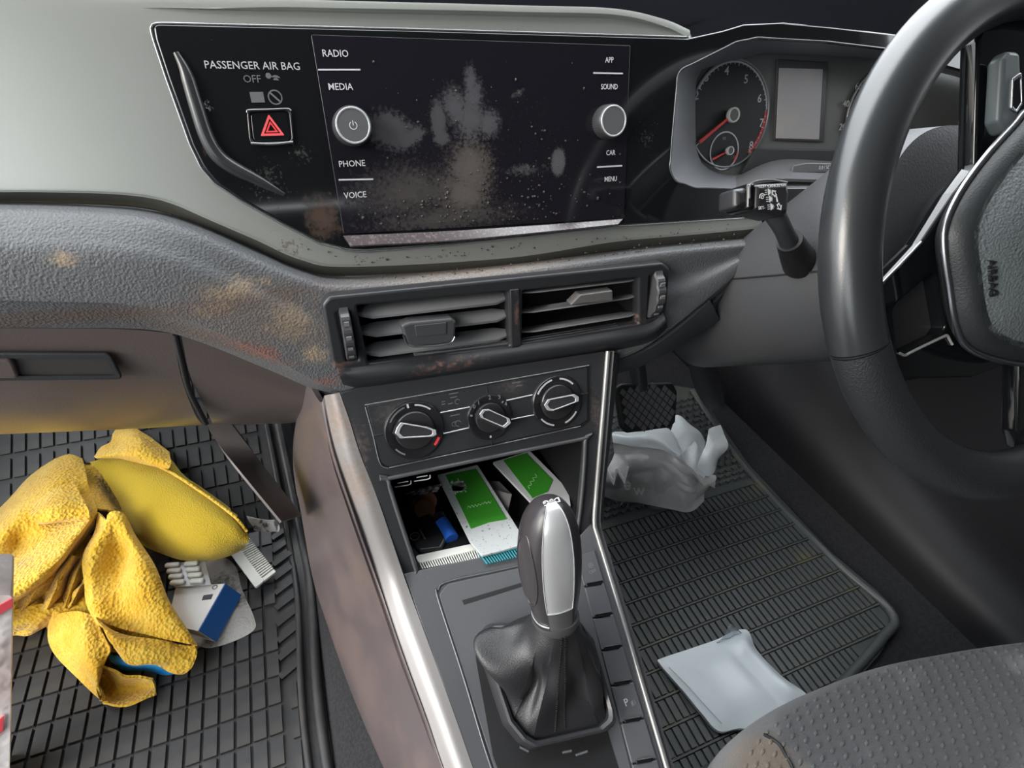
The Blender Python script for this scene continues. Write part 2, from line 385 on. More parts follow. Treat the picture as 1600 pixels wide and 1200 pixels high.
def lift(pts, w): return [Fp(p, w) for p in pts]
# decor panel: rolled top edge, flat face, undercut lower edge
edgeL = [(-420, 322), (-120, 302), (0, 300), (110, 301), (200, 305), (262, 316), (330, 345), (400, 375), (470, 406), (550, 417), (795, 403), (960, 378), (1080, 367), (1194, 356)]
face_t = [(-420, -16), (-200, -6), (0, 2), (110, 8), (200, 12), (262, 14), (330, 17), (400, 19), (470, 20), (550, 22), (795, 27), (960, 31), (1040, 46), (1082, 62)]
rl = []
for w_, dz, dw in ((0, .012, -.045), (0, .010, -.02), (0, .006, -.006), (0, 0, 0)):
    rl.append([Fp(p) + V3(0, 0, dz) + FACE.n * dw for p in face_t])
mid = [((a[0] * .5 + b[0] * .5), (a[1] * .5 + b[1] * .5)) for a, b in zip(face_t, edgeL)]
nr = [((a[0] * .06 + b[0] * .94), (a[1] * .06 + b[1] * .94)) for a, b in zip(face_t, edgeL)]
rl += [lift(mid, .0), lift(nr, .0), lift(edgeL, -.0005)]
def ext(r): return [np.array(r[0]) + V3(-.27, .0, 0)] + list(r)     # run on to the passenger's door
rl = [ext(r) for r in rl]
decor = loft('decor_panel', rl, m_trim, dash, n=160, m=40, th=.006)
under = [(p[0], p[1] + (16 if p[0] < 500 else 13)) for p in edgeL]
m_under = mat('decor_panel_underside_shade', (.10, .10, .085), .5, .2)  # darker than the panel: shade of the undercut put into the colour
loft('decor_panel_edge', [ext(lift(edgeL, -.001)), ext(lift(under, -.013))], m_under, dash, n=90, th=.003)
# padded lower dash
R0 = [(-420, 332), (-60, 315), (0, 316), (100, 318), (200, 323), (260, 333), (320, 353), (400, 388), (470, 419), (540, 432), (700, 422), (850, 406), (1000, 387), (1100, 377), (1194, 368)]
R1 = [(-420, 352), (-60, 332), (0, 333), (100, 336), (200, 344), (260, 355), (320, 376), (400, 413), (470, 440), (530, 453), (700, 441), (850, 423), (1000, 403), (1100, 391), (1191, 381)]
R3 = [(-420, 480), (-60, 462), (0, 463), (100, 465), (190, 468), (260, 482), (330, 508), (420, 548), (520, 600), (600, 607), (700, 598), (800, 583), (900, 566), (1010, 535), (1186, 396)]
R2 = [((a[0] + b[0]) / 2, (a[1] + b[1]) / 2) for a, b in zip(R1, R3)]
R3b = [(-420, 490), (-60, 474), (0, 475), (100, 477), (190, 480), (260, 493), (330, 519), (420, 560), (520, 608), (600, 614), (700, 604), (800, 589), (900, 571), (1010, 540), (1188, 402)]
R4 = [(-420, 540), (-60, 513), (0, 513), (100, 513), (190, 513), (260, 519), (330, 541), (420, 578), (520, 618), (600, 620), (700, 610), (800, 594), (900, 576), (1010, 545), (1190, 408)]
rails = [lift(R0, -.012), lift([(a[0] * .6 + b[0] * .4, a[1] * .6 + b[1] * .4) for a, b in zip(R0, R1)], .004), lift(R1, .012), [Vp(p, -.010) for p in [((a[0] * 3 + b[0]) / 4, (a[1] * 3 + b[1]) / 4) for a, b in zip(R1, R3)]], [Vp(p, -.004) for p in R2], [Vp(p, -.003) for p in R3], [Vp(p, -.006) for p in R3b], [Vp(p, -.022) for p in R4]]
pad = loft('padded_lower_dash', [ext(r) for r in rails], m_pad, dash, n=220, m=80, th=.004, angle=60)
vhole = [VENT.px2(p) for p in ((512, 478), (520, 470), (1032, 417), (1042, 424), (1035, 488), (998, 509), (562, 572), (528, 574))]
cut(pad, VENT, vhole)                                      # opening for the air vents
# black bezel that carries radio, hazard switch and surrounds the dials
bez = [(238, 37), (640, 47), (1075, 60), (1130, 48), (1163, 38), (1225, 35), (1300, 42), (1420, 56), (1600, 100), (1640, 200), (1640, 330), (1420, 330), (1196, 337), (960, 352), (700, 381), (572, 390), (545, 389), (500, 378), (440, 347), (380, 313), (338, 285), (318, 262), (300, 226), (262, 120), (243, 62)]
hole = [(1060, 118), (1066, 108), (1150, 66), (1184, 60), (1292, 66), (1384, 77), (1570, 130), (1600, 220), (1580, 290), (1380, 292), (1150, 294), (1086, 292), (1054, 280), (1048, 262), (1050, 220)]
cut(decor, FACE, [FACE.px2(p) for p in ((1035, 100), (1100, 70), (1300, 40), (1700, 40), (1700, 320), (1060, 318), (1035, 290))])
plate('gloss_black_bezel', FACE, [bez, hole], .006, m_gloss, dash, bev=.0012, off=.0022, r=[[.004, 0, 0, .01, .01, .01, .02, .02, .02, .02, .02, .02, .002, 0, 0, .02, .02, 0, 0, .01, .02, .02, .02, 0, .01], .006])
# thin bright bead around the bezel
bead = [Fp(p, .001) for p in dens([(1194, 339), (960, 354), (700, 383), (572, 393), (545, 392), (498, 380), (438, 349), (378, 315), (335, 286), (315, 263), (297, 226), (259, 120), (240, 62), (236, 46), (237, 40), (244, 37), (260, 36.5), (640, 45.5), (1072, 58)])]
tube('bezel_bead', bead, .0008, m_edge, dash, n=400, seg=8)
tube('dial_surround_glint', [Fp(p, .0024) for p in dens([(1150, 295), (1086, 293), (1056, 282), (1047, 264), (1050, 218), (1059, 119), (1066, 108), (1150, 66), (1184, 59), (1292, 65), (1384, 76)])], .0008, m_glint, dash, n=300, seg=8)  # pale bead that paints the soft highlight along the opening's edge
# raised rib on the bezel beside the hazard switch
tube('bezel_rib', [Fp(p, .0025) for p in [(275, 82), (290, 112), (305, 160), (322, 212), (340, 243), (365, 262), (400, 280), (444, 304)]], [.0018, .004, .0044, .0046, .0048, .0045, .0035, .0015], mat('gloss_rib', (.03, .031, .033), .22), dash, n=50, seg=10)
# ledge below the radio glass
loft('bezel_ledge', [[Fp(p, .0028) for p in ((536, 368), (700, 361), (850, 351), (974, 341))], [Fp(p, .0075) for p in ((548, 384), (700, 376), (850, 362), (966, 350))]], mat('dusty_ledge_pink_sheen', (.05, .036, .040), .22, var=((.13, .10, .10), 400, .5, .65), spec=.7), dash, n=30, th=.002)  # black ledge with a pinkish reflection painted into its dusty colour
# top of the dash behind the panel, with the hood over the dials
tp = [[(x, .60, .055) for x in np.linspace(-.70, .69, 9)], [(x, .30, .095 + max(0, x) * .12) for x in np.linspace(-.70, .69, 9)],
      [Fp(p) + V3(0, .06, .000) for p in ((-700, -45), (-300, -24), (100, -4), (500, 6), (900, 14), (1060, 36), (1163, 22), (1300, 26), (1500, 60))],
      [Fp(p) + V3(0, .03, -.002) for p in ((-700, -30), (-300, -10), (100, 10), (500, 20), (900, 30), (1076, 56), (1163, 33), (1300, 38), (1500, 76))],
      [Fp(p, -.008) for p in ((-700, -20), (-300, 0), (100, 20), (500, 30), (900, 42), (1078, 66), (1163, 41), (1300, 47), (1500, 84))]]
loft('dash_top', tp, m_soft, dash, n=60, m=24, th=.004)
# passenger airbag legend
for s, p, h, mm in (('PASSENGER AIR BAG', (396, 103), .0042, m_grey_ink), ('OFF', (394, 124), .0042, m_dim_ink)):
    text('lettering', s, FACE.off(.0022), p, h, mat('legend_print', (.42, .43, .44), .5) if h and s[0] == 'P' else mm, dash, rot=radians(-.5))
bp = FACE.off(.0022)
c = bp.px2((427, 124)); obj('airbag_symbol', plate_mesh(bp, [circ((c[0] - .0025, c[1] + .002), .0017, 14), arc_band((c[0] + .0015, c[1] - .001), .0018, .0034, 0.2, 4.4, 14)], .0003, off=.0002), m_dim_ink, dash)
c = bp.px2((402, 152)); obj('airbag_symbol', plate_mesh(bp, [[(c[0] - .004, c[1] - .003), (c[0] + .004, c[1] - .003), (c[0] + .004, c[1] + .003), (c[0] - .004, c[1] + .003)]], .0003, off=.0002), m_dim_ink, dash)
c = bp.px2((430, 152)); obj('airbag_symbol', plate_mesh(bp, [circ(c, .0044, 28), circ(c, .0036, 28)], .0003, off=.0002), m_dim_ink, dash)
obj('airbag_symbol', plate_mesh(bp, [[c + V3(-.003, .0022), c + V3(-.0022, .003), c + V3(.003, -.0022), c + V3(.0022, -.003)]], .0003, off=.0002), m_dim_ink, dash)

# ------------------------------------------------------------------ hazard light switch
hz = thing('hazard_switch', 'square black hazard light switch with red triangle left of the radio', 'switch', Fp((423, 198)))
q = [(385, 172), (455, 169), (460, 224), (390, 227)]
plate('switch_frame', bp, [q, [(389, 175), (451, 172), (456, 220), (394, 223)]], .0035, mat('hazard_frame', (.02, .02, .022), .15), hz, bev=.0008, off=.0016, r=[.004, .003])
plate('switch_button', bp, [[(390, 176), (450, 173), (455, 219), (395, 222)]], .003, m_gloss, hz, bev=.001, off=.0008, r=.003)
tube('switch_edge', [bp.off(.0018).hit(p) for p in ((392, 224), (425, 225), (458, 222))], .0008, m_edge, hz, n=20, seg=8)
tube('switch_edge', [bp.off(.0018).hit(p) for p in ((386, 176), (388, 172), (420, 171), (450, 170), (455, 173))], .0005, m_edge, hz, n=20, seg=8)
c = bp.px2((424, 201)); tri = lambda r: [V3(c[0] + r * cos(a), c[1] + r * sin(a)) for a in (pi / 2, pi / 2 + 2 * pi / 3, pi / 2 + 4 * pi / 3)]
obj('triangle', plate_mesh(bp, [round2(tri(.0085), .0006), tri(.0058)], .0004, off=.0011), mat('hazard_red', (.80, .10, .11), .4), hz)
obj('triangle', plate_mesh(bp, [tri(.0045), tri(.0026)], .0004, off=.0011), m_red_ink, hz)

# ------------------------------------------------------------------ radio
radio = thing('radio_unit', 'dusty black touchscreen radio with two round silver knobs', 'radio', Fp((752, 205)))
def E_(p, rx, rz, rot=0): return (Fp(p, .003), (rx, .05, rz), rot)
m_screen = mat('dusty_screen_glass', (.010, .009, .013), .07, 0, coat=0, stains_and_bounce=[
    dict(col=(.075, .075, .082), spots=[E_((735, 125), .007, .013), E_((712, 168), .013, .019, -.35), E_((738, 155), .011, .018, .3), E_((762, 192), .013, .014, .9), E_((735, 185), .017, .02, .4)], ns=420, k=1.5, lo=.05, soft=.8, amt=.85, rough=.5),
    dict(col=(.085, .072, .064), spots=[E_((735, 265), .026, .03, .1), E_((725, 300), .03, .022)], ns=420, k=1.5, lo=.05, soft=.8, amt=.9, rough=.6),
    dict(col=(.058, .055, .060), spots=[E_((612, 205), .024, .016, .35), E_((640, 215), .018, .008, -.4), E_((685, 190), .008, .02), E_((690, 215), .009, .006)], ns=300, k=1.3, lo=.1, soft=.6, amt=.9, rough=.5),
    dict(col=(.080, .080, .086), spots=[E_((872, 253), .0075, .0115, .1)], ns=900, k=1.0, lo=.0, soft=.4, amt=.9, rough=.55),
    dict(col=(.052, .046, .044), spots=[E_((640, 300), .06, .03), E_((700, 340), .09, .016)], ns=350, k=1.6, lo=.15, soft=1.0, amt=.85, rough=.55),
    dict(col=(.50, .50, .50), spots=[E_((760, 230), .14, .08)], ns=1300, k=3.2, lo=.98, soft=1.12, amt=.7, rough=.7, clampd=.5),
    dict(col=(.17, .17, .17), spots=[E_((810, 145), .013, .004, -.5), E_((820, 265), .03, .008)], ns=300, k=2, lo=.4, soft=1.2, amt=.5, rough=.5)])
gl = [(486, 54), (985, 71), (975, 341), (537, 366)]
plate('screen_glass', FACE, gl, .003, m_screen, radio, bev=.0003, off=.0034, r=.001)
RP = FACE.off(.0034)
m_bez_ink = mat('button_print', (.55, .56, .58), .5)
for s, p in (('RADIO', (524, 84)), ('MEDIA', (532, 136)), ('PHONE', (550, 256)), ('VOICE', (555, 305)), ('APP', (952, 94)), ('SOUND', (952, 136)), ('CAR', (954, 239)), ('MENU', (954, 280))):
    text('lettering', s, RP, p, .0040 if s not in ('APP', 'SOUND', 'CAR', 'MENU') else .0038, m_bez_ink, radio, sx=.95 if p[0] < 700 else .8)
for a, b in (((497, 109), (563, 109)), ((529, 281), (583, 280)), ((927, 114), (973, 115)), ((933, 261), (972, 259))):
    obj('button_divider', plate_mesh(RP, [[RP.px2((a[0], a[1] - 1.2)), RP.px2((b[0], b[1] - 1.2)), RP.px2((b[0], b[1] + 1.2)), RP.px2((a[0], a[1] + 1.2))]], .0005, off=.0003), m_bez_ink, radio)
m_knob = mat('knurled_graphite', (.10, .10, .105), .35, .6)
for px, pwr in (((552, 196), True), ((959, 189), False)):
    KP = RP.off(.012); c = KP.px2(px); r = .0125
    n = 96; R = []
    for z, k in ((-.012, .98), (-.0105, 1.0), (-.002, .97), (-.0006, .93), (0, .90)):
        rr = [r * k * (1 + (.018 if (z < -.0015 and j % 2) else 0)) for j in range(n)]
        R.append([KP.at(c[0] + rr[j] * cos(2 * pi * j / n), c[1] + rr[j] * sin(2 * pi * j / n), z) for j in range(n)])
    kn = rings('control_knob', R, m_knob, radio, angle=25)
    obj('knob_ring', plate_mesh(KP, [circ(c, r * .90, 48), circ(c, r * .80, 48)], .001, .0003, off=.0005), m_chrome, kn)
    obj('knob_cap', plate_mesh(KP, [circ(c, r * .79, 48)], .001, .0002, off=.0002), mat('knob_cap', (.16, .165, .17), .4, .5), kn)
    if pwr:
        obj('power_symbol', plate_mesh(KP, [arc_band(c, .0021, .0026, pi * .68, pi * 2.32, 24)], .0003, off=.0004), m_bez_ink, kn)
        obj('power_symbol', plate_mesh(KP, [[c + V3(-.0003, 0), c + V3(.0003, 0), c + V3(.0003, .003), c + V3(-.0003, .003)]], .0003, off=.0004), m_bez_ink, kn)
# grit sticking to the screen and the ledge
bm = bmesh.new()
def grit(bm, P, r):
    mt = Matrix.Translation(Vector(P)) @ Matrix.Diagonal((r * random.uniform(.7, 1.3), r * random.uniform(.7, 1.3), r * random.uniform(.7, 1.3), 1))
    bmesh.ops.create_icosphere(bm, subdivisions=1, radius=1, matrix=mt)
for k in range(260):
    t = random.random()
    if t < .45: p = (random.gauss(720, 75), random.gauss(325, 18))
    elif t < .7: p = (random.gauss(830, 80), random.gauss(300, 25))
    elif t < .9: p = (random.uniform(575, 920), random.uniform(90, 340))
    else:
        grit(bm, FACE.hit((random.uniform(985, 1046), random.uniform(120, 320))) + FACE.n * .0024, random.uniform(.0001, .0003)); continue
    p = (min(max(p[0], 560), 965), min(max(p[1], 80), 350 - (p[0] - 560) * .03))
    grit(bm, FACE.hit(p) + FACE.n * .0036, abs(random.gauss(.00035, .0003)) + .0002)
obj('screen_grit', bm_mesh(bm), mat('dark_grit', (.045, .04, .035), .4), radio, kind='stuff')
bm = bmesh.new()
for k in range(160):
    p = (random.uniform(560, 1180), 0); yy = np.interp(p[0], [550, 700, 850, 1000, 1190], [440, 429, 412, 393, 373]) + random.gauss(0, 5)
    P = FACE.off(.004).hit((p[0], yy)); grit(bm, P + V3(0, 0, .0005), abs(random.gauss(.0003, .0003)) + .0002)
for k in range(70):
    p = (random.uniform(440, 1150), 0); yy = np.interp(p[0], [440, 550, 700, 960, 1190], [375, 408, 397, 372, 350]) + random.gauss(0, 3); grit(bm, Fp((p[0], yy), .0005), abs(random.gauss(.0003, .00025)) + .0002)
obj('dash_grit', bm_mesh(bm), mat('brown_grit', (.06, .04, .03), .7), dash, kind='stuff')

# ------------------------------------------------------------------ glove box
GB = El(VENT.off(-.022).hit((150, 514)), -6)
gb = thing('glove_box', 'dusty brown-grey glove box with recessed latch handle, left of console', 'glove box', GB.hit((150, 600)))
gt = [(-420, 530), (-200, 517), (0, 514), (100, 514), (200, 515), (270, 521)]
g2 = [(-420, 590), (-200, 585), (0, 585), (100, 584), (200, 585), (284, 592)]
g3 = [(-420, 660), (-200, 655), (0, 652), (100, 650), (200, 648), (305, 648)]
g4 = [(-420, 690), (-200, 685), (0, 678), (100, 674), (200, 670), (318, 664)]
loft('door', [ext(r) for r in [[GB.hit(p) for p in gt], [GB.off(-.007).hit(p) for p in g2], [GB.off(-.030).hit(p) for p in g3], [GB.off(-.055).hit(p) for p in g4], [GB.off(-.08).hit((p[0], p[1] - 6)) for p in g4]]], m_glove, gb, n=50, m=40, th=.004, angle=60)
hd = [(-150, 552), (172, 553), (193, 594), (-150, 598)]
h2 = [(-150, 558), (166, 559), (184, 588), (-150, 591)]
plate('handle_frame', GB, [hd, h2], .003, m_hard, gb, bev=.001, off=.0018, r=[.004, .003])
plate('handle_recess', GB, h2, .001, mat('handle_recess', (.05, .045, .042), .4), gb, bev=.0003, off=.0006)
plate('latch_handle', GB, [(-120, 561), (18, 563), (30, 592), (-120, 594)], .005, m_glove, gb, bev=.0015, off=.004, r=.003)
# fixed panel right of the glove box
gs = thing('dash_side_panel', 'dusty brown side panel between glove box door and centre console', 'panel', GB.hit((400, 620)))
s1 = [(283, 523), (340, 541), (420, 578), (500, 612), (530, 622)]
s2 = [(298, 590), (360, 596), (420, 610), (480, 628), (520, 634)]
s3 = [(326, 648), (370, 648), (420, 648), (466, 646), (505, 640)]
s4 = [(333, 664), (370, 664), (420, 662), (462, 660), (500, 650)]
loft('side_panel', [[GB.hit(p) for p in s1], [GB.hit(p) for p in s2], [GB.off(-.010).hit(p) for p in s3], [GB.off(-.035).hit(p) for p in s4], [GB.off(-.065).hit((p[0], p[1] - 5)) for p in s4]], m_glove, gs, n=30, m=30, th=.004, angle=60)
tube('seam_edge', [GB.off(-.001).hit(p) for p in ((274, 522), (283, 560), (296, 610), (322, 662))], .0022, m_black, gs, n=24, seg=8)
# slanting lower trim beside the passenger's feet
loft('foot_trim', [[GB.off(-.03).hit(p) for p in ((322, 663), (346, 700))] + [Xp(-.20).hit((440, 815))], [GB.off(-.03).hit(p) for p in ((362, 663), (395, 706))] + [Xp(-.19).hit((472, 805))]], mat('foot_trim_plastic', (.075, .064, .062), .45), gs, n=20, th=.002)
# ------------------------------------------------------------------ centre air vents
m_vent = mat('vent_plastic', (.021, .022, .025), .42, 0, bump=('leather', 900, .0002, .2), stains_and_bounce=[dict(col=(.20, .10, .075), spots=[(Vp((990, 500)), (.03, .03, .012)), (Vp((805, 490)), (.006, .03, .04)), (Vp((700, 565)), (.08, .03, .012)), (Vp((530, 570)), (.02, .03, .015))], ns=240, k=2.2, lo=.55, soft=1.2, amt=.7, rough=.8)])
m_slat = mat('vent_slat', (.20, .203, .21), .32)
vt = thing('centre_air_vents', 'pair of black slatted air vents below the radio', 'air vent', Vp((780, 500)))
vo = [(503, 476), (514, 464), (1036, 411), (1048, 421), (1041, 492), (1000, 515), (560, 580), (522, 582)]
cl = [(557, 478), (794, 456), (797, 541), (576, 569)]; cr = [(817, 455), (998, 434), (998, 506), (816, 537)]
wl = [(526, 489), (546, 487), (560, 563), (541, 565)]; wr = [(1015, 431), (1032, 430), (1029, 496), (1012, 498)]
plate('vent_housing', VENT, [vo, cl, cr, wl, wr], .012, m_vent, vt, bev=.0022, off=.001, r=[.006, .002, .002, .001, .001])
for nm, q in (('vent_duct', cl), ('vent_duct', cr)):
    f = [VENT.hit(p) for p in q]; b = [p + V3(0, .05, 0) for p in f]; mid_ = sum(f) / 4
    rings(nm, [[mid_ + (p - mid_) * 1.02 + V3(0, .002, 0) for p in f], [mid_ + (p - mid_) * 1.02 + V3(0, .05, 0) for p in f], [mid_ + (p - mid_) * .2 + V3(0, .052, 0) for p in f]], m_black, vt, cap=False)
# lower lip
loft('vent_lip', [[Vp(p, .001) for p in ((527, 572), (570, 572), (800, 541), (1000, 509), (1036, 488))], [Vp(p, .007) for p in ((530, 585), (585, 588), (800, 556), (1000, 524), (1040, 500))], [Vp(p, .004) for p in ((534, 596), (590, 600), (800, 568), (1000, 534), (1042, 508))], [Vp(p, -.012) for p in ((538, 606), (600, 612), (800, 580), (1000, 545), (1044, 515))]], m_vent, vt, n=40, m=24, th=.003, angle=50)
def slat(a, b, dep, t, lean, sec, m=m_slat):
    A, B = VENT.off(-.004).hit(a), VENT.off(-.004).hit(b); ax = (B - A) / np.linalg.norm(B - A); ud = V3(0, cos(lean), sin(lean)); vd = np.cross(ax, ud); vd /= np.linalg.norm(vd)
    pr = [(0, -t * .3), (.0006, t * .3), (.003, t * .6), (dep * .6, t * .5), (dep, 0), (dep * .6, -t * .5), (.003, -t * .6)]
    R = [[X + ud * (d * kk + (1 - kk) * .008) + vd * v for d, v in pr] for X, kk in ((A, .55), (A + ax * .010, 1), (B - ax * .010, 1), (B, .55))]
    return rings('slat', R, m, vt, angle=30)
for a, b in (((562, 499), (794, 473)), ((567, 528), (795, 500)), ((573, 559), (796, 530))): slat(a, b, .014, .0035, radians(20), 1)
for a, b in (((818, 459), (998, 438)), ((818, 490), (998, 464)), ((817, 521), (998, 492))): slat(a, b, .016, .0018, radians(-16), 1)
m_tab = mat('vent_tab', (.055, .056, .06), .4)
tb = plate('vent_tab', VENT, [(627, 509), (640, 504), (706, 498), (713, 503), (711, 531), (702, 537), (646, 543), (636, 538)], .012, m_tab, vt, bev=.002, off=.006, r=.002)
tube('tab_edge', [VENT.off(.0055).hit(p) for p in ((630, 524), (640, 540), (672, 541), (703, 536), (711, 526))], .0007, m_satin, tb, n=30, seg=8)
plate('tab_inset', VENT, [(648, 509), (698, 504), (697, 522), (651, 526)], .001, m_tab, tb, bev=.0003, off=.0066, r=.001)
plate('vent_tab', VENT, [(891, 477), (907, 461), (957, 454), (958, 470)], .010, mat('vent_tab_highlight', (.16, .155, .15), .3, .3), vt, bev=.001, off=.003, r=.0008)  # right tab painted paler than the left to hold its highlight
plate('vent_divider', VENT, [(797, 453), (811, 452), (815, 540), (800, 543)], .014, m_vent, vt, bev=.001, off=.0025)
for q in (wl, wr):
    f = [VENT.hit(p) for p in q]; a, b = (f[0] + f[1]) / 2, (f[2] + f[3]) / 2; c = (a + b) / 2; hw = np.linalg.norm(f[1] - f[0]) / 2 * .8; ax = VENT.u; L = np.linalg.norm(b - a) / 2; R_ = L * 1.35
    C = c + V3(0, 1, 0) * sqrt(max(R_ * R_ - L * L, 0)) + VENT.n * .0025; n = 72; R = []
    for x, k in ((-1, .94), (-.8, 1), (.8, 1), (1, .94)):
        R.append([C + ax * hw * x + (V3(0, -1, 0) * cos(2 * pi * j / n) + V3(0, 0, 1) * sin(2 * pi * j / n)) * R_ * k * (1 if j % 4 < 2 else .965) for j in range(n)])
    tw = rings('thumb_wheel', R, mat('thumb_wheel', (.05, .05, .054), .35), vt, angle=20)
    for k, hgt in ((-.45, .0035), (-.1, .0028), (.2, .002), (.5, .0012)):
        Pq = C + (V3(0, -1, 0) * cos(-k * 1.1 + .1) + V3(0, 0, 1) * sin(-k * 1.1 + .1)) * R_ * 1.01
        bm = bmesh.new(); box_bm(bm, Pq, (V3(1, 0, 0), V3(0, 1, 0), V3(0, 0, 1)), (hw * .5, .0004, hgt / 2)); obj('wheel_mark', bm_mesh(bm), m_grey_ink, tw)

# ------------------------------------------------------------------ centre console: frame around the controls, tray and gear plate
m_face = mat('console_face_black', (.028, .029, .032), .36, 0, bump=('leather', 1100, .00015, .2), stains_and_bounce=[dict(col=(.15, .11, .09), spots=[(CLIM.hit((560, 700)), (.02, .05, .05)), (CLIM.hit((930, 640)), (.015, .05, .05))], ns=300, k=2.2, lo=.5, soft=1.3, amt=.5, rough=.8)])
m_cons = mat('console_black_sky_sheen', (.070, .071, .077), .36, 0, bump=('leather', 1100, .00015, .2), stains_and_bounce=[dict(col=(.5, .5, .5), spots=[(CONS.hit((690, 950)), (.05, .06, .06))], ns=1300, k=3, lo=.92, soft=1.05, amt=.6, rough=.8, clampd=.45), dict(col=(.15, .11, .09), spots=[(CLIM.hit((560, 700)), (.02, .05, .05)), (CLIM.hit((930, 640)), (.015, .05, .05))], ns=300, k=2.2, lo=.5, soft=1.3, amt=.5, rough=.8)])  # paler copy of the face material, sky light put into the colour
cs = thing('centre_console', 'black centre console with silver edge strips and storage tray', 'console', (-.02, -.2, -.4))
m_side = mat('dusty_console_side', (.085, .068, .070), .33, .0, bump=('noise', 700, .0002, .15), spec=.6, var=((.12, .09, .085), 14, .4, .65), stains_and_bounce=[dict(col=(.30, .21, .13), spots=[(Xp(-.15).hit((505, 760)), (.1, .10, .07)), (Xp(-.15).hit((560, 900)), (.08, .06, .06))], ns=80, k=1.2, lo=.0, soft=1.0, amt=.75, rough=.45), dict(col=(.22, .08, .05), spots=[(Xp(-.15).hit((500, 850)), .05), (Xp(-.15).hit((520, 700)), .04)], ns=320, k=2.4, lo=.7, soft=1.3, amt=.7, rough=.8)])
m_strip = mat('console_silver_strip', (.27, .255, .25), .42, .45, bump=('noise', 800, .0002, .1), stains_and_bounce=[dict(col=(.24, .15, .10), spots=[(CLIM.hit((520, 660)), .05), (CLIM.hit((550, 760)), .05)], ns=260, k=2, lo=.3, soft=1.2, amt=.6, rough=.7)])
def skin(p, w=0, k=.020):
    """smooth union of the two console planes (climate face and gear plate)"""
    A, B = CLIM.off(w), CONS.off(w); d = ROT @ V3(p[0] - 800, p[1] - 600, F)
    ta = ((A.P - CAM) @ A.n) / (d @ A.n); tb = ((B.P - CAM) @ B.n) / (d @ B.n)
    # concave corner: the nearer surface is seen; soften it
    L = np.linalg.norm(d); a, b = ta * L, tb * L
    if a < 0: a = 9
    if b < 0: b = 9
    h = max(k - abs(a - b), 0) / k; t = min(a, b) - h * h * k * .25
    return CAM + d / L * t
# upright face with the tray opening
tray_hole = [(607, 752), (620, 745), (900, 688), (914, 692), (903, 822), (884, 845), (665, 893), (652, 893), (642, 864)]
cf = plate('console_face', CLIM, [[(531, 614), (560, 606), (946, 549), (924, 822), (905, 842), (630, 898), (592, 785), (562, 708), (547, 660)], tray_hole], .006, m_face, cs, bev=.001, off=0, r=[.002, .005])
# tray box behind the opening
zt = CLIM.hit((735, 884))[2] - .003
fr = [CLIM.off(-.002).hit(p) for p in tray_hole]; bk = []
for p in fr: bk.append(V3(p[0], .06, max(min(p[2], CLIM.hit((750, 720))[2]), zt)))
fr2 = [V3(p[0], p[1], max(p[2], zt)) for p in fr]
rings('tray_box', [fr2, bk, [np.mean(bk, 0) + (p - np.mean(bk, 0)) * .02 for p in bk]], mat('tray_black', (.005, .005, .006), .6, spec=.2), cs, cap=False)
TR = Zp(zt)
# lip round the opening
tube('tray_rim', [CLIM.off(.0008).hit(p) for p in tray_hole], .0018, m_cons, cs, n=120, seg=8, closed=True)
# gear plate
GPo = [(631, 896), (905, 838), (924, 818), (960, 930), (1034, 1190), (1130, 1500), (860, 1500), (740, 1203), (710, 1117), (672, 1012)]
gp = plate('gear_surround', CONS, GPo, .006, m_cons, cs, bev=.0008, off=0)
inner = [(686, 930), (700, 912), (896, 868), (906, 884), (985, 1196), (1050, 1440), (860, 1440), (772, 1200)]
plate('gear_plate', CONS, inner, .002, mat('gear_plate_sky_sheen', (.085, .087, .094), .33, 0, bump=('noise', 1500, .0001, .1), stains_and_bounce=[dict(col=(.5, .5, .5), spots=[(CONS.hit((735, 980)), (.04, .05, .05))], ns=1300, k=3, lo=.92, soft=1.05, amt=.6, rough=.8, clampd=.45)]), cs, bev=.0006, off=.0008, r=.004)  # black plate painted grey for the sky light it catches
tube('plate_bead', [CONS.off(.0008).hit(p) for p in ((856, 1440), (768, 1200), (725, 1060), (683, 930), (685, 922), (699, 909), (790, 889), (900, 864))], .0010, m_glint, cs, n=90, seg=8)  # glint of the groove painted as a pale bead
tube('plate_bead', [CONS.off(.0008).hit(p) for p in ((910, 884), (948, 1030), (989, 1196), (1055, 1440))], .0007, m_gloss2, cs, n=60, seg=8)
plate('card_slot', CONS, [(722, 938), (816, 910), (817, 916), (725, 945)], .0006, m_black, cs, bev=.0001, off=.0012)
plate('selector_gate', CONS, [(740, 1010), (900, 985), (985, 1260), (985, 1400), (850, 1400), (770, 1180)], .0006, m_black, cs, bev=.0001, off=.0013, r=.01)
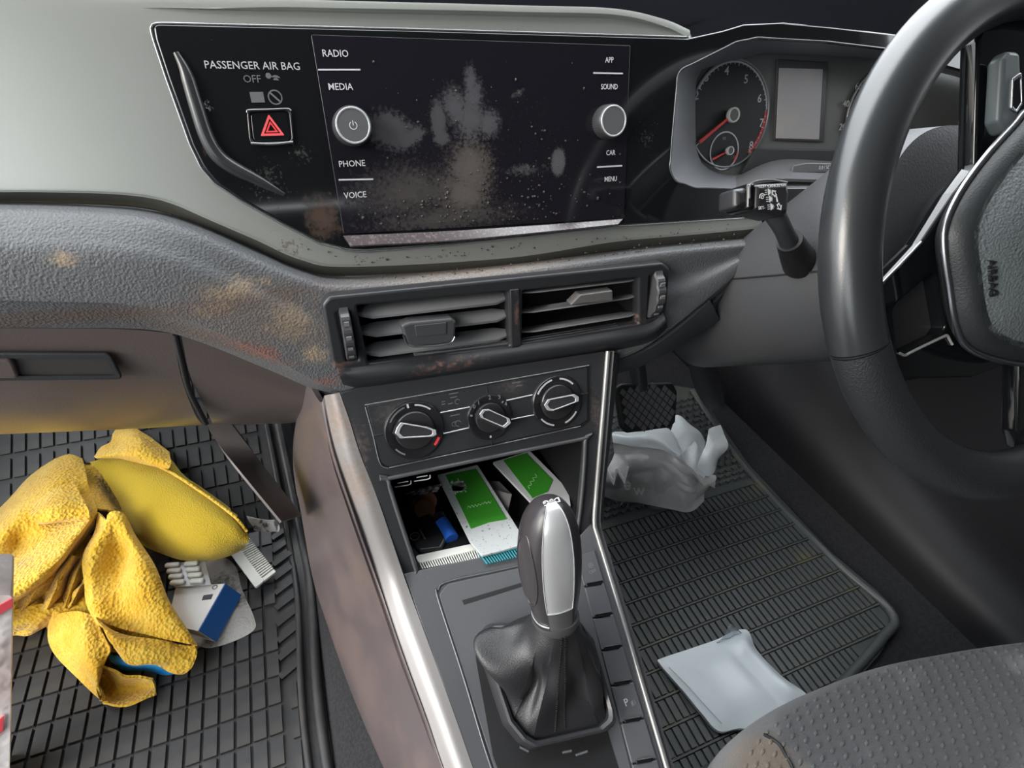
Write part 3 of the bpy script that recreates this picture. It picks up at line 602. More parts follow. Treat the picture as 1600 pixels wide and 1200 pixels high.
# push buttons along the right edge
m_btn = mat('push_button', (.085, .087, .095), .38, 0, bump=('noise', 1500, .0001, .1))
ys = [863, 913, 962, 1013, 1068, 1126, 1190, 1262]
bl = lambda y: 900 + (y - 863) * .268; br = lambda y: 930 + (y - 863) * .298
for i in range(7):
    y0, y1 = ys[i] + 1.5, ys[i + 1] - 1.5; sl = 8
    b = plate('push_button', CONS, [(bl(y0), y0 + sl * .5), (br(y0 - sl * .5), y0 - sl * .5), (br(y1 - sl * .5), y1 - sl * .5), (bl(y1), y1 + sl * .5)], .004, m_btn, cs, bev=.0006, off=.0022, r=.0006)
    xc = (bl(y1) + br(y1)) / 2
    plate('button_tab', CONS, [(xc - 13, y1 - 1), (xc + 13, y1 - 5), (xc + 11, y1 + 2), (xc - 12, y1 + 5)], .003, m_gloss2, b, bev=.0006, off=.0034)
    obj('tab_glint', tube_mesh([CONS.off(.0037).hit(p) for p in ((xc - 11, y1 - 1), (xc, y1 - 3), (xc + 11, y1 - 5))], .0004, n=8, seg=6), m_edge, b)
    if i == 0:
        text('lettering', 'OFF', CONS, (925, 894), .003, m_grey_ink, b, off=.0024); c = CONS.px2((922, 884)); obj('symbol', plate_mesh(CONS, [circ(c, .0022, 20), circ(c, .0017, 20)], .0002, off=.0024), m_grey_ink, b); text('lettering', 'A', CONS, c, .002, m_grey_ink, b, off=.0024, px=False)
    if i == 4:
        text('lettering', 'P', CONS, (977, 1098), .0055, mat('button_white', (.5, .5, .52), .5), b, off=.0024)
        c = CONS.px2((987, 1098)); obj('symbol', plate_mesh(CONS, [[c + V3(-.0015, -.002), c + V3(.0005, -.002), c + V3(.0005, .002), c + V3(-.0015, .001)], arc_band(c, .002, .0025, -.9, .9, 8)], .0002, off=.0024), m_grey_ink, b)
# silver strips
oL = [(507, 618), (514, 660), (526, 712), (549, 783), (589, 900), (627, 1012), (666, 1117), (696, 1203), (790, 1460)]
iL = [(531, 614), (547, 660), (562, 708), (592, 785), (631, 900), (672, 1012), (710, 1117), (740, 1203), (830, 1460)]
loft('edge_strip', [[skin(p, .0005) for p in iL], [skin(((a[0] + b[0]) / 2, (a[1] + b[1]) / 2), -.001) for a, b in zip(iL, oL)], [skin(p, -.011) for p in oL]], m_strip, cs, n=80, m=9, th=.003, angle=60)
rs = [(947, 549), (938, 660), (929, 770), (926, 818), (932, 842), (962, 940), (1000, 1070), (1036, 1192), (1120, 1480)]
tube('edge_strip', [skin(p, .001) + V3(.002, 0, 0) for p in rs], .0024, mat('strip_satin', (.34, .335, .33), .35, .6), cs, n=90, seg=10)
# side walls down to the floor
lowL = [Zp(-.20).hit((482, 612)), Zp(-.27).hit((462, 668)), Zp(-.34).hit((458, 730)), Zp(-.42).hit((470, 800)), Zp(-.475).hit((488, 900)), Zp(-.49).hit((508, 965)), Zp(-.50).hit((545, 1070)), Zp(-.50).hit((600, 1200)), Zp(-.52).hit((720, 1460))]
topL = [skin(p, -.011) for p in oL]
midL = [a * .55 + b * .45 + V3(-.004, 0, .008) for a, b in zip(topL, lowL)]
loft('side_wall', [topL, [t + V3(-.004, 0, -.006) for t in topL], midL, lowL, [p + V3(.01, 0, -.06) for p in lowL]], m_side, cs, n=60, m=30, th=.004, angle=60)
topR = [skin(p, -.001) + V3(.004, 0, 0) for p in rs]
loft('side_wall', [topR, [p + V3(.012, .005, -.05) for p in topR], [V3(p[0] * .3 + .062, p[1], -.57) for p in topR]], m_hard, cs, n=50, m=14, th=.004)
# marks at the USB sockets
for p in ((630, 757), (660, 748)):
    o = CLIM.off(-.0035); 
    obj('socket_mark', tube_mesh([CLIM.off(-.012).hit(q) for q in ((p[0] - 13, p[1] + 4), (p[0] + 10, p[1]), (p[0] + 12, p[1] - 6))], .0005, n=14, seg=6), m_white_ink, cs)
    obj('socket_mark', tube_mesh([CLIM.off(-.012).hit(q) for q in ((p[0] - 9, p[1] - 2), (p[0] + 8, p[1] - 5))], .0005, n=6, seg=6), m_white_ink, cs)

# ------------------------------------------------------------------ climate control panel
cc = thing('climate_control_panel', 'black heater control panel with three rotary dials', 'control panel', CLIM.hit((745, 650)))
m_cp = mat('climate_panel_black', (.026, .027, .029), .3, 0, bump=('noise', 1500, .0001, .1), stains_and_bounce=[dict(col=(.14, .12, .11), spots=[(CLIM.hit((620, 640)), (.05, .05, .02)), (CLIM.hit((800, 600)), (.03, .03, .015))], ns=350, k=2, lo=.4, soft=1.3, amt=.4, rough=.6)])
po = [(569, 632), (921, 570), (921, 657), (908, 667), (606, 733), (592, 726)]
plate('panel_seam', CLIM, [po, [(574, 634), (917, 574), (917, 655), (906, 663), (608, 728), (596, 722)]], .002, m_black, cc, bev=.0002, off=.0008)
plate('panel_face', CLIM, [(573, 634), (918, 573), (918, 656), (907, 664), (607, 729), (595, 723)], .004, m_cp, cc, bev=.0006, off=.0016)
tube('panel_bead', [CLIM.off(.0018).hit(p) for p in ((570, 633), (650, 619), (740, 603), (920, 571))], .0006, m_edge, cc, n=40, seg=8)
tube('panel_bead', [CLIM.off(.0014).hit(p) for p in ((608, 731), (700, 711), (800, 690), (907, 666))], .0005, m_edge, cc, n=40, seg=8)
tube('panel_bead', [CLIM.off(.0018).hit(p) for p in ((571, 636), (583, 680), (594, 724), (607, 732))], .0005, m_edge, cc, n=30, seg=8)
for a, b in (((688, 645), (734, 636)), ((692, 678), (735, 668)), ((791, 626), (832, 617)), ((796, 656), (836, 648))):
    tube('chrome_line', [CLIM.off(.0018).hit(p) for p in (a, b)], .0006, m_chrome, cc, n=6, seg=8)
for a, b in (((760, 604), (762, 616)), ((768, 688), (769, 697)), ((579, 682), (598, 678)), ((905, 617), (919, 614))):
    tube('seam_line', [CLIM.off(.0016).hit(p) for p in (a, b)], .0005, m_black, cc, n=6, seg=6)
def bar(p, w, h): c = CLIM.px2(p); return [c + V3(-w, -h), c + V3(w, -h), c + V3(w, h), c + V3(-w, h)]
CI = CLIM.off(.0016)
for p, w_, h_ in (((708, 614), .004, .0004), ((708, 620), .003, .0004), ((692, 627), .0015, .0004), ((692, 631), .0015, .0004), ((703, 630), .002, .0004), ((710, 648), .004, .0004), ((806, 597), .004, .0004), ((810, 602), .003, .0004)):
    obj('switch_symbol', plate_mesh(CI, [bar(p, w_, h_)], .0002, off=.0002), m_dim_ink, cc)
for p, r_ in (((714, 627), .0024), ((715, 661), .0028), ((709, 662), .0022)): obj('switch_symbol', plate_mesh(CI, [arc_band(CLIM.px2(p), r_ * .75, r_, .3, 4.9, 16)], .0002, off=.0002), m_dim_ink, cc)
m_col = mat('dial_collar', (.014, .014, .016), .22); m_disc = mat('dial_disc', (.020, .020, .022), .35)
def dial(c_px, e_px, ptr, ticks):
    c = CLIM.px2(c_px); r = np.linalg.norm(CLIM.off(.003).px2(e_px) - CLIM.off(.003).px2(c_px)); n = 64
    rg = lambda k, z: [CLIM.at(c[0] + r * k * cos(2 * pi * j / n), c[1] + r * k * sin(2 * pi * j / n), z) for j in range(n)]
    d = rings('rotary_dial', [rg(1.02, .0008), rg(1.0, .0026), rg(.96, .0036), rg(.70, .0030), rg(.66, .0026)], m_col, cc, angle=30)
    rings('dial_disc', [rg(.66, .002), rg(.65, .0042), rg(.62, .005), rg(.3, .0054)], m_disc, d, angle=30)
    for a0, a1, k0, k1, mm in ticks: obj('dial_mark', plate_mesh(CLIM, [arc_band(c, r * k0, r * k1, a0, a1, 16)], .0003, off=.0036), mm, d)
    P = CLIM.off(.015); q = [P.px2(p) for p in ptr]; m = np.mean(q, 0); up = [P.at(*(m + (v - m) * 1.0)) for v in q]; lo = [CLIM.at(*(c + (v - m) * 1.12), .005) for v in q]
    pt = rings('pointer', [lo, up], mat('pointer_body', (.03, .03, .033), .3), d, angle=20)
    obj('pointer_outline', plate_mesh(P, [round2(q, .0012), round2([m + (v - m) * .80 for v in q], .001)], .0012, .0003, off=.0006), m_chrome, pt)
    # bright flank of the pointer
    i = min(range(len(ptr)), key=lambda k: ptr[k][0]); a, b = q[i], q[(i - 1) % len(q)]
    obj('pointer_flank', tube_mesh([P.at(*a, -.001), P.at(*((a + b) / 2), -.001), P.at(*b, -.001)], .0008, n=8, seg=6), m_satin, pt)
    e = q[max(range(len(ptr)), key=lambda k: ptr[k][0])]; e = m + (e - m) * .8
    return d
W_ = m_grey_ink; K_ = mat('dial_white', (.45, .46, .48), .5)
dial((647, 671), (693, 663), [(617, 677), (620, 668), (626, 660), (667, 667), (681, 672), (682, 679), (677, 682), (626, 685)], [(radians(95), radians(99), .80, .94, K_), (radians(45), radians(82), .84, .89, K_), (radians(105), radians(150), .84, .89, m_dim_ink), (radians(-48), radians(-28), .82, .90, m_red_ink), (radians(215), radians(240), .84, .89, W_)])
d2 = dial((764, 651), (798, 644), [(749, 647), (754, 640), (763, 639), (796, 654), (798, 661), (789, 669), (752, 653)], [(radians(40), radians(44), .80, .9, W_), (radians(160), radians(165), .8, .9, W_), (radians(262), radians(267), .8, .9, K_)])
for s, p in (('2', (763, 620)), ('3', (778, 619)), ('1', (746, 628)), ('0', (739, 634)), ('4', (788, 630))): text('lettering', s, CLIM, p, .0035, W_, d2, off=.0038)
dial((869, 627), (907, 619), [(850, 633), (856, 624), (897, 616), (904, 620), (904, 627), (864, 642), (855, 641)], [(radians(100), radians(150), .84, .9, K_), (radians(40), radians(80), .84, .9, K_), (radians(215), radians(255), .84, .9, K_), (radians(285), radians(325), .84, .9, K_)])

# ------------------------------------------------------------------ gear lever
m_boot = mat('black_leather_boot', (.020, .020, .022), .42, 0, bump=('leather', 1100, .0005, .35)); m_knobl = mat('grey_leather_knob', (.036, .032, .035), .30, 0, bump=('leather', 1500, .0002, .2))
m_ins = mat('satin_aluminium', (.74, .745, .76), .30, .6)
B0 = V3(-.0095, -.2597, -.3665); AXV = V3(0, sin(radians(22)), cos(radians(22))); AXU = V3(1, 0, 0); AXW = np.cross(AXV, AXU)    # AXW points forward
if AXW[1] < 0: AXW = -AXW
gl_ = thing('gear_lever', 'automatic gear lever with satin silver insert and black leather boot', 'gear lever', B0)
prof = [(.082, .0155, .0150), (.086, .0165, .016), (.095, .0185, .0175), (.108, .0212, .020), (.122, .0228, .0218), (.138, .0232, .0225), (.152, .0222, .0218), (.165, .0195, .0198), (.174, .0160, .0165), (.181, .0110, .0120), (.1845, .0055, .006)]
def kring(s, a, b, k=1.0, a0=0, a1=2 * pi, n=48, e=2.3):
    o = []
    for t in np.linspace(a0, a1, n, endpoint=abs(a1 - a0 - 2 * pi) > 1e-6):
        ct, st = cos(t), sin(t); o.append(B0 + AXV * s + AXU * (a * k * math.copysign(abs(ct) ** (2 / e), ct)) + AXW * (b * k * math.copysign(abs(st) ** (2 / e), st) + .004 * ((s - .13) / .05) ** 2 * -1))
    return o
ss = np.linspace(0, 1, 30); pr = cat_idx(np.array(prof), 40)
rings('knob', [kring(*p) for p in pr], m_knobl, gl_, angle=60)
# rear insert from the collar up over the crown (rear = -AXW)
ins = [kring(p[0], p[1], p[2], 1.012, radians(-124), radians(-70), 16) for p in pr if p[0] > .098]
ins.append([q + AXV * .0006 for q in kring(.1850, .0055, .006, 1.0, radians(-124), radians(-70), 16)])
R = np.array(ins); sgn = 1 if np.cross(np.gradient(R, axis=0)[5, 8], np.gradient(R, axis=1)[5, 8]) @ (-AXW) > 0 else -1
obj('silver_insert', bm_mesh(thick(R, .0015, sgn), 60), m_ins, gl_)
for a_ in (-124, -70): tube('insert_bead', [kring(p[0], p[1], p[2], 1.014, radians(a_), radians(a_ + 1), 2)[0] for p in pr if p[0] > .098], .0005, m_chrome, gl_, n=40, seg=6)
rings('collar', [kring(.076, .0165, .0165, e=2), kring(.080, .0178, .0178), kring(.0835, .0180, .0178), kring(.097, .0192, .0182), kring(.0985, .0186, .0176)][0:3], mat('collar_grey', (.06, .06, .062), .35), gl_, angle=40)
cl2 = [kring(s_, .0166 + (s_ - .083) * .17, .0162 + (s_ - .083) * .15, 1.02, radians(-124), radians(-70), 16) for s_ in (.083, .088, .093, .0975)]
R = np.array(cl2); sgn = 1 if np.cross(np.gradient(R, axis=0)[1, 8], np.gradient(R, axis=1)[1, 8]) @ (-AXW) > 0 else -1
obj('collar_front', bm_mesh(thick(R, .0012, sgn), 60), mat('collar_satin', (.13, .13, .135), .35, .4), gl_)
tube('collar_ring', kring(.0985, .0191, .0180, 1.03, radians(-124), radians(-70), 16), .0006, m_chrome, gl_, n=24, seg=6)
tube('collar_ring', kring(.0855, .0165, .016, 1.03, radians(-232), radians(-126), 16), .0006, m_chrome, gl_, n=24, seg=6)
# raised side pad of the grip
sp_ = []
for t in np.linspace(0, 2 * pi, 40, endpoint=False):
    s_ = .132 + .030 * sin(t); az = radians(180 + 12) + radians(30) * cos(t) * (1 - .2 * sin(t)); a, b = np.interp(s_, [p[0] for p in prof], [p[1] for p in prof]), np.interp(s_, [p[0] for p in prof], [p[2] for p in prof])
    sp_.append(kring(s_, a, b, 1.006, az, az + .01, 2)[0])
tube('grip_seam', sp_, .0007, m_knobl, gl_, n=60, seg=6, closed=True)
kt = Pl(B0 + AXV * .1835 - AXW * .0085, AXV * .8 - AXW * .6); text('lettering', 'DSG', kt, (0, 0), .0036, mat('knob_letter', (.75, .75, .77), .4), gl_, px=False, off=.0016, sx=1.3, ext=.0006, rot=pi)
# boot frame: a raised rounded collar
FRM = CONS.off(.016)
fo = [(752, 1000), (795, 1130), (818, 1158), (836, 1168), (945, 1143), (962, 1128), (960, 1110), (928, 1000), (905, 972), (770, 978)]
fc = np.mean([FRM.px2(p) for p in fo], 0); f2 = round2([FRM.px2(p) for p in fo], .006, 4)
def frng(k, z): return [FRM.at(*(fc + (p - fc) * k), z) for p in f2]
rings('boot_frame', [frng(1.06, -.016), frng(1.05, -.006), frng(1.0, 0), frng(.955, .0008), frng(.90, -.001), frng(.88, -.008)], mat('boot_frame_black', (.030, .030, .033), .33), gl_, angle=40, cap=False)
for a, b in (((812, 1167), (826, 1174)), ((879, 1176), (893, 1173)), ((900, 1180), (918, 1174)), ((797, 1130), (803, 1146)), ((785, 1098), (790, 1110))):
    tube('frame_mark', [FRM.off(-.006).hit(a), FRM.off(-.006).hit(b)], .0009, m_edge, gl_, n=4, seg=6)
# leather boot with folds
nb = 120; base = catmull([FRM.at(*(fc + (p - fc) * .90), -.006) for p in f2], nb, True)
# align start of the ring with angle
ang = [math.atan2((p - B0) @ AXW, (p - B0) @ AXU) for p in base]; i0 = int(np.argmin(np.abs(np.array(ang)))); base = np.roll(base, -i0, 0)
if (base[nb // 4] - B0) @ AXW < (base[3 * nb // 4] - B0) @ AXW: base = np.roll(base[::-1], 1, 0)
topr = np.array(kring(.080, .0168, .0168, 1, 0, 2 * pi, nb, 2)); R = []
for t in np.linspace(0, 1, 46):
    k = t ** 1.12
    ring = []
    for j in range(nb):
        th = 2 * pi * j / nb; p = base[j] * (1 - k) + topr[j] * k; cx = B0 + AXV * (.08 * k); out = p - cx; l = np.linalg.norm(out); out /= l
        bul = sin(pi * min(t * 1.15, 1)) ** 1.2
        fold = .0042 * sin(2 * th + .6 + 2.5 * t) * bul + .0028 * sin(5 * th - 5 * t) * bul ** 1.5 + .0012 * sin(9 * th + 7 * t) * bul
        left = .026 * math.exp(-((((th - radians(165) + pi) % (2 * pi)) - pi) / .42) ** 2) * math.exp(-((t - .38) / .20) ** 2)
        dent = -.010 * math.exp(-((((th - radians(215) + pi) % (2 * pi)) - pi) / .28) ** 2) * math.exp(-((t - .42) / .22) ** 2)
        drop = -.012 * math.exp(-((((th - radians(165) + pi) % (2 * pi)) - pi) / .5) ** 2) * math.exp(-((t - .55) / .2) ** 2)
        ring.append(p + out * (fold + left + dent) + AXV * (drop * .2))
    R.append(ring)
boot_R = np.array(R)
rings('leather_boot', R, m_boot, gl_, angle=70, cap=False)
bm = bmesh.new()
for th in (262, 270):
    j = int(th / 360 * nb)
    for i in range(3, 44, 1):
        a, b = boot_R[i, j], boot_R[i + 1, j]; o = (a - (B0 + AXV * ((a - B0) @ AXV))); o /= np.linalg.norm(o); d_ = b - a; L = np.linalg.norm(d_); d_ /= L
        box_bm(bm, (a + b) / 2 + o * .0005, (d_, o, np.cross(d_, o)), (L * .32, .0004, .0005))
obj('stitching', bm_mesh(bm), mat('black_thread', (.01, .01, .01), .7), gl_)
# ------------------------------------------------------------------ steering wheel
sw = thing('steering_wheel', 'black leather steering wheel with gloss black spokes and chrome-edged airbag cover', 'steering wheel', WC)
m_rim = mat('worn_rim_leather', (.024, .026, .028), .28, 0, bump=('leather', 1300, .0002, .15), spec=.8)
m_rim2 = mat('grained_rim_leather', (.020, .022, .024), .45, 0, bump=('leather', 800, .0006, .5))
m_air = mat('airbag_cover_grain', (.12, .138, .143), .5, 0, bump=('leather', 620, .0012, .6))
def wpt(a, r, c=0): return WHEEL.at(r * cos(a), r * sin(a), c)
RR, RT = .168, .0165
A0, A1 = radians(-162), radians(202 - 2 * 11)
def rim_arc(a0, a1, n): return [wpt(a, RR) for a in np.linspace(a0, a1, n)]
# upper smooth part and lower grained part of the rim
obj('rim', tube_mesh(rim_arc(radians(-16), radians(196), 80), RT, smooth_path=False, seg=24, sx=1.12, up=WHEEL.n), m_rim, sw)
obj('rim', tube_mesh(rim_arc(radians(196.6), radians(343.4), 60), RT, smooth_path=False, seg=24, sx=1.12, up=WHEEL.n), m_rim2, sw)
for a in (-16.3, 196.3): obj('rim_seam', tube_mesh([wpt(radians(a) + d, RR) for d in (-.0035, .0035)], RT * .985, smooth_path=False, seg=24, sx=1.12, up=WHEEL.n), m_black, sw)
st_ = [wpt(a, RR - RT * 1.0, .004) for a in np.linspace(radians(200), radians(340), 120)]
bm = bmesh.new()
for a, b in zip(st_[::1], st_[1:]):
    d_ = b - a; L = np.linalg.norm(d_); d_ /= L; box_bm(bm, (a + b) / 2, (d_, WHEEL.n, np.cross(d_, WHEEL.n)), (L * .3, .0006, .0012))
obj('stitching', bm_mesh(bm), mat('dark_thread', (.015, .016, .018), .8), sw)
# spokes (the wheel is turned a quarter: the lower spoke points left, the two switch spokes up and down)
def mirv(L): return [V3(p[0], -p[1]) for p in L][::-1]
SP = WHEEL.off(-.004)
lo_ = [SP.px2(p) for p in ((1540, 240), (1600, 300), (1600, 560), (1520, 590), (1440, 592), (1402, 598), (1378, 540), (1368, 455), (1376, 444), (1438, 380), (1492, 300))]
win = [SP.px2(p) for p in ((1396, 486), (1402, 474), (1456, 428), (1464, 430), (1478, 512), (1470, 524), (1412, 552), (1402, 546))]
plate('spoke', SP, [lo_, win], .012, m_gloss, sw, bev=.002, off=0, px=False, r=[.006, .003])
up_s = [V3(*p) for p in ((-.048, .05), (-.047, .10), (-.046, .139), (-.036, .158), (.030, .158), (.038, .139), (.038, .05))]
dn_s = [V3(.004 - (p[0] - .038), -p[1]) for p in up_s]
for L in (up_s, dn_s): plate('spoke', SP.off(-.002), [L], .012, m_gloss, sw, bev=.002, off=0, px=False, r=.006)
m_ins2 = mat('spoke_insert', (.03, .03, .033), .45); cw = np.mean(win, 0)
plate('spoke_insert', SP, [[cw + (p - cw) * 1.06 for p in win]], .002, m_ins2, sw, bev=.0003, off=-.010, px=False)
edge = [SP.px2(p) for p in ((1372, 452), (1378, 442), (1404, 415), (1438, 379))]
tube('spoke_trim', [SP.at(p[0], p[1], .0005) for p in edge], .0012, m_satin, sw, n=20, seg=8)
e2 = [SP.px2(p) for p in ((1404, 552), (1412, 555), (1440, 541), (1472, 526), (1478, 524), (1486, 538))]
tube('spoke_trim', [SP.at(p[0], p[1], .0008) for p in dens([tuple(q) for q in e2], .004)], .0010, m_chrome, sw, n=60, seg=8)
# hub behind, airbag cover and its chrome line
hubL = [(0, .078), (.055, .072), (.083, .05), (.088, .0), (.078, -.045), (.06, -.075), (.02, -.085)]
hub = [V3(*p) for p in hubL] + [V3(-p[0], p[1]) for p in hubL[::-1]]
cov_px = [(1600, 178), (1585, 195), (1540, 245), (1500, 300), (1477, 350), (1474, 390), (1482, 450), (1490, 500), (1505, 535), (1540, 555), (1600, 567)]
AP = WHEEL.off(.012); cv = [AP.px2(p) for p in cov_px]; cv = [p for p in cv if p[0] < -.004]
cv = [V3(-.0, cv[0][1] + .006)] + cv + [V3(0, cv[-1][1] - .002)]
full = cv + [V3(-p[0], p[1]) for p in cv[1:-1]][::-1]
fullc = [p for p in catmull(full, 120, True)]
cc_ = V3(0, np.mean([p[1] for p in full])); rr = []
for k, z in ((.80, -.020), (.97, -.006), (1.0, -.002), (.985, .003), (.95, .008), (.90, .011), (.86, .0110), (.82, .0135), (.6, .018), (.3, .021), (.02, .022)): rr.append([AP.at(*(cc_ + (p - cc_) * k), z) for p in fullc])
rings('airbag_cover', rr[:6], mat('airbag_border_shade', (.022, .025, .027), .45, 0, bump=('leather', 800, .0005, .3)), sw, angle=70)  # sloping border painted darker for the shade it lies in
rings('airbag_pad', [[q - AP.n * .004 for q in rr[5]]] + rr[5:], m_air, sw, angle=70)
tube('cover_trim', [AP.at(*(cc_ + (p - cc_) * 1.012), .001) for p in fullc], .0021, m_satin, sw, n=160, seg=8, closed=True)
m_deb = mat('debossed', (.008, .009, .010), .6)
P_, N_ = on_grid(np.array(rr), (1573, 430)); text('lettering', 'AIRBAG', Pl(P_, N_), (0, 0), .0048, m_deb, sw, px=False, off=.0008, rot=radians(-90 + 8), ext=.0010)
# switch pads on the spokes
pad_ = [AP.off(-.006).px2(p) for p in ((1562, 92), (1572, 80), (1590, 82), (1592, 140), (1584, 200), (1566, 212), (1556, 190))]
rot_ = lambda L: [V3(.042 - p[0], -p[1]) for p in L]
for f in (lambda L: L, rot_): plate('switch_pad', WHEEL, [f(pad_)], .010, mat('switch_pad', (.085, .10, .105), .4), sw, bev=.003, off=.008, px=False, r=.005)
key = [AP.off(-.006).px2(p) for p in ((1574, 125), (1588, 114), (1590, 165), (1580, 180), (1572, 172))]
for f in (lambda L: L, rot_):
    plate('switch_key', WHEEL, [f(key), [np.mean(f(key), 0) + (p - np.mean(f(key), 0)) * .8 for p in f(key)]], .002, m_satin, sw, bev=.0006, off=.0092, px=False, r=.002)
    plate('switch_key', WHEEL, [[np.mean(f(key), 0) + (p - np.mean(f(key), 0)) * .8 for p in f(key)]], .002, m_gloss2, sw, bev=.0004, off=.0086, px=False)
n_ = 60
rings('hub', [[WHEEL.at(.062 * k * cos(t), .062 * k * sin(t), z) for t in np.linspace(0, 2 * pi, n_, endpoint=False)] for k, z in ((.95, -.006), (1.0, -.02), (.9, -.04), (.85, -.055))], m_black, sw)

# ------------------------------------------------------------------ steering column shroud
AXD = V3(0, cos(.5374), -sin(.5374)); UPV = V3(0, sin(.5374), cos(.5374))
sc = thing('column_shroud', 'dark grey plastic steering column shroud behind the wheel', 'steering column', WC + AXD * .12)
m_shr = mat('shroud_plastic', (.055, .056, .06), .5, 0, bump=('leather', 700, .0005, .3))
def sring(s, hw, up_, dn, e=3.2, n=64):
    c = WC + AXD * s; o = []
    for t in np.linspace(0, 2 * pi, n, endpoint=False):
        ct, st = cos(t), sin(t); x = hw * math.copysign(abs(ct) ** (2 / e), ct); y = math.copysign(abs(st) ** (2 / e), st); o.append(c + V3(1, 0, 0) * x + UPV * (y * (up_ if y > 0 else dn)))
    return o
rings('shroud', [sring(.050, .070, .085, .050, 2.3), sring(.052, .082, .098, .06, 2.3), sring(.09, .096, .106, .075, 2.3), sring(.13, .100, .086, .09, 2.2), sring(.20, .10, .05, .10, 2.2), sring(.30, .10, .02, .11)], m_shr, sc, angle=50)
tube('shroud_seam', [WC + AXD * s - V3(hw, 0, 0) + UPV * .0 for s, hw in ((.055, .0830), (.09, .0965), (.13, .1005), (.20, .1005))], .0008, m_black, sc, n=30, seg=6)

# ------------------------------------------------------------------ indicator stalk
sk = thing('indicator_stalk', 'black indicator stalk with white lamp symbols left of the steering wheel', 'stalk', WC + AXD * .1 + V3(-.08, 0, 0))
SKP = Pl(WC + AXD * .055, WHEEL.n, WHEEL.u)
blk = [(1182, 287), (1232, 284), (1236, 300), (1233, 334), (1222, 338), (1180, 328)]
plate('stalk_head', SKP, [blk], .026, mat('stalk_plastic', (.018, .018, .020), .35), sk, bev=.004, off=0, r=.003)
plate('stalk_tip', SKP, [[(1150, 294), (1172, 291), (1170, 324), (1149, 326)]], .020, mat('stalk_tip', (.025, .025, .028), .35), sk, bev=.004, off=-.003, r=.003)
plate('stalk_ring', SKP, [[(1170, 286), (1182, 284), (1181, 328), (1169, 326)]], .025, m_gloss2, sk, bev=.003, off=-.0005, r=.002)
tube('ring_glint', [SKP.off(.0005).hit(p) for p in ((1171, 310), (1172, 290), (1182, 283), (1205, 281), (1230, 285))], .0007, m_edge, sk, n=24, seg=6)
tube('stalk_arm', [SKP.off(-.012).hit((1205, 325)), SKP.off(-.016).hit((1222, 355)), SKP.off(-.028).hit((1236, 385))], [.0075, .0065, .0075], m_hard, sk, n=16, seg=16)
tube('stalk_boot', [SKP.off(-.024).hit((1233, 375)), SKP.off(-.034).hit((1241, 392)), SKP.off(-.05).hit((1250, 410))], [.0095, .012, .014], m_black, sk, n=10, seg=24)
SI = SKP.off(.0003); ink = mat('stalk_print', (.6, .61, .62), .5)
def dsym(p, flip=0):
    c = SI.px2(p); obj('lamp_symbol', plate_mesh(SI, [arc_band(c, .0017, .0023, -pi / 2, pi / 2, 12) , [c + V3(-.0006, -.0023), c + V3(0, -.0023), c + V3(0, .0023), c + V3(-.0006, .0023)]], .0002, off=.0002), ink, sk)
    for k in (-1, 0, 1): obj('lamp_symbol', plate_mesh(SI, [[c + V3(-.0032, k * .0014 - .0002), c + V3(-.0012, k * .0014 - .0002), c + V3(-.0012, k * .0014 + .0002), c + V3(-.0032, k * .0014 + .0002)]], .0002, off=.0002), ink, sk)
for p in ((1201, 300), (1203, 311), (1205, 323)): dsym(p)
text('lettering', 'SET-', SI, (1190, 325), .0022, ink, sk); text('lettering', 'RES+', SI, (1191, 291), .0022, ink, sk); text('lettering', 'CANCEL OFF', SI, (1214, 290), .0020, ink, sk)
for p, a in (((1210, 303), .6), ((1217, 322), pi + .5)):
    c = SI.px2(p); ro = lambda q: c + V3(q[0] * cos(a) - q[1] * sin(a), q[0] * sin(a) + q[1] * cos(a))
    ar = [(-.0012, -.002), (.0012, -.002), (.0012, .0006), (.0026, .0006), (0, .0034), (-.0026, .0006), (-.0012, .0006)]
    obj('arrow_symbol', plate_mesh(SI, [[ro(q) for q in ar], [ro((q[0] * .55, q[1] * .55 + .0002)) for q in ar]], .0002, off=.0002), ink, sk)
c = SI.px2((1213, 311)); obj('arrow_symbol', plate_mesh(SI, [[c + V3(-.0005, .0022), c + V3(.0005, .002), c + V3(.0014, -.002), c + V3(.0002, -.002)]], .0002, off=.0002), ink, sk)
c = SI.px2((1191, 308)); obj('lamp_symbol', plate_mesh(SI, [arc_band(c, .002, .0026, .4, 3.4, 12), arc_band(c, .0008, .0013, 0, 6.0, 12)], .0002, off=.0002), ink, sk)

# ------------------------------------------------------------------ instrument cluster
ic = thing('instrument_cluster', 'instrument cluster with rev counter, grey display and speedometer', 'gauge', GAUGE.hit((1230, 170)))
m_tun = mat('cluster_tunnel', (.16, .165, .18), .5, 0, bump=('noise', 1200, .0002, .1)); m_cface = mat('cluster_face_grey', (.135, .14, .135), .45, .2); m_dial = mat('dial_black', (.010, .011, .012), .5)
gback = [(1088, 126), (1100, 108), (1172, 88), (1205, 84), (1300, 88), (1384, 96), (1545, 140), (1570, 215), (1550, 262), (1390, 268), (1190, 272), (1132, 273), (1104, 262), (1092, 246), (1087, 215)]
fr_ = [FACE.off(-.002).hit(p) for p in hole]; bk_ = [GAUGE.off(.004).hit(p) for p in gback]
rings('cluster_tunnel', [catmull(fr_, 90, True), catmull([(a * .5 + b * .5) for a, b in zip(fr_, bk_)], 90, True), catmull(bk_, 90, True)], m_tun, ic, cap=False, angle=60)
plate('cluster_face', GAUGE, [[(1060, 60), (1640, 60), (1640, 330), (1060, 330)]], .003, m_cface, ic, bev=.0003, off=0)
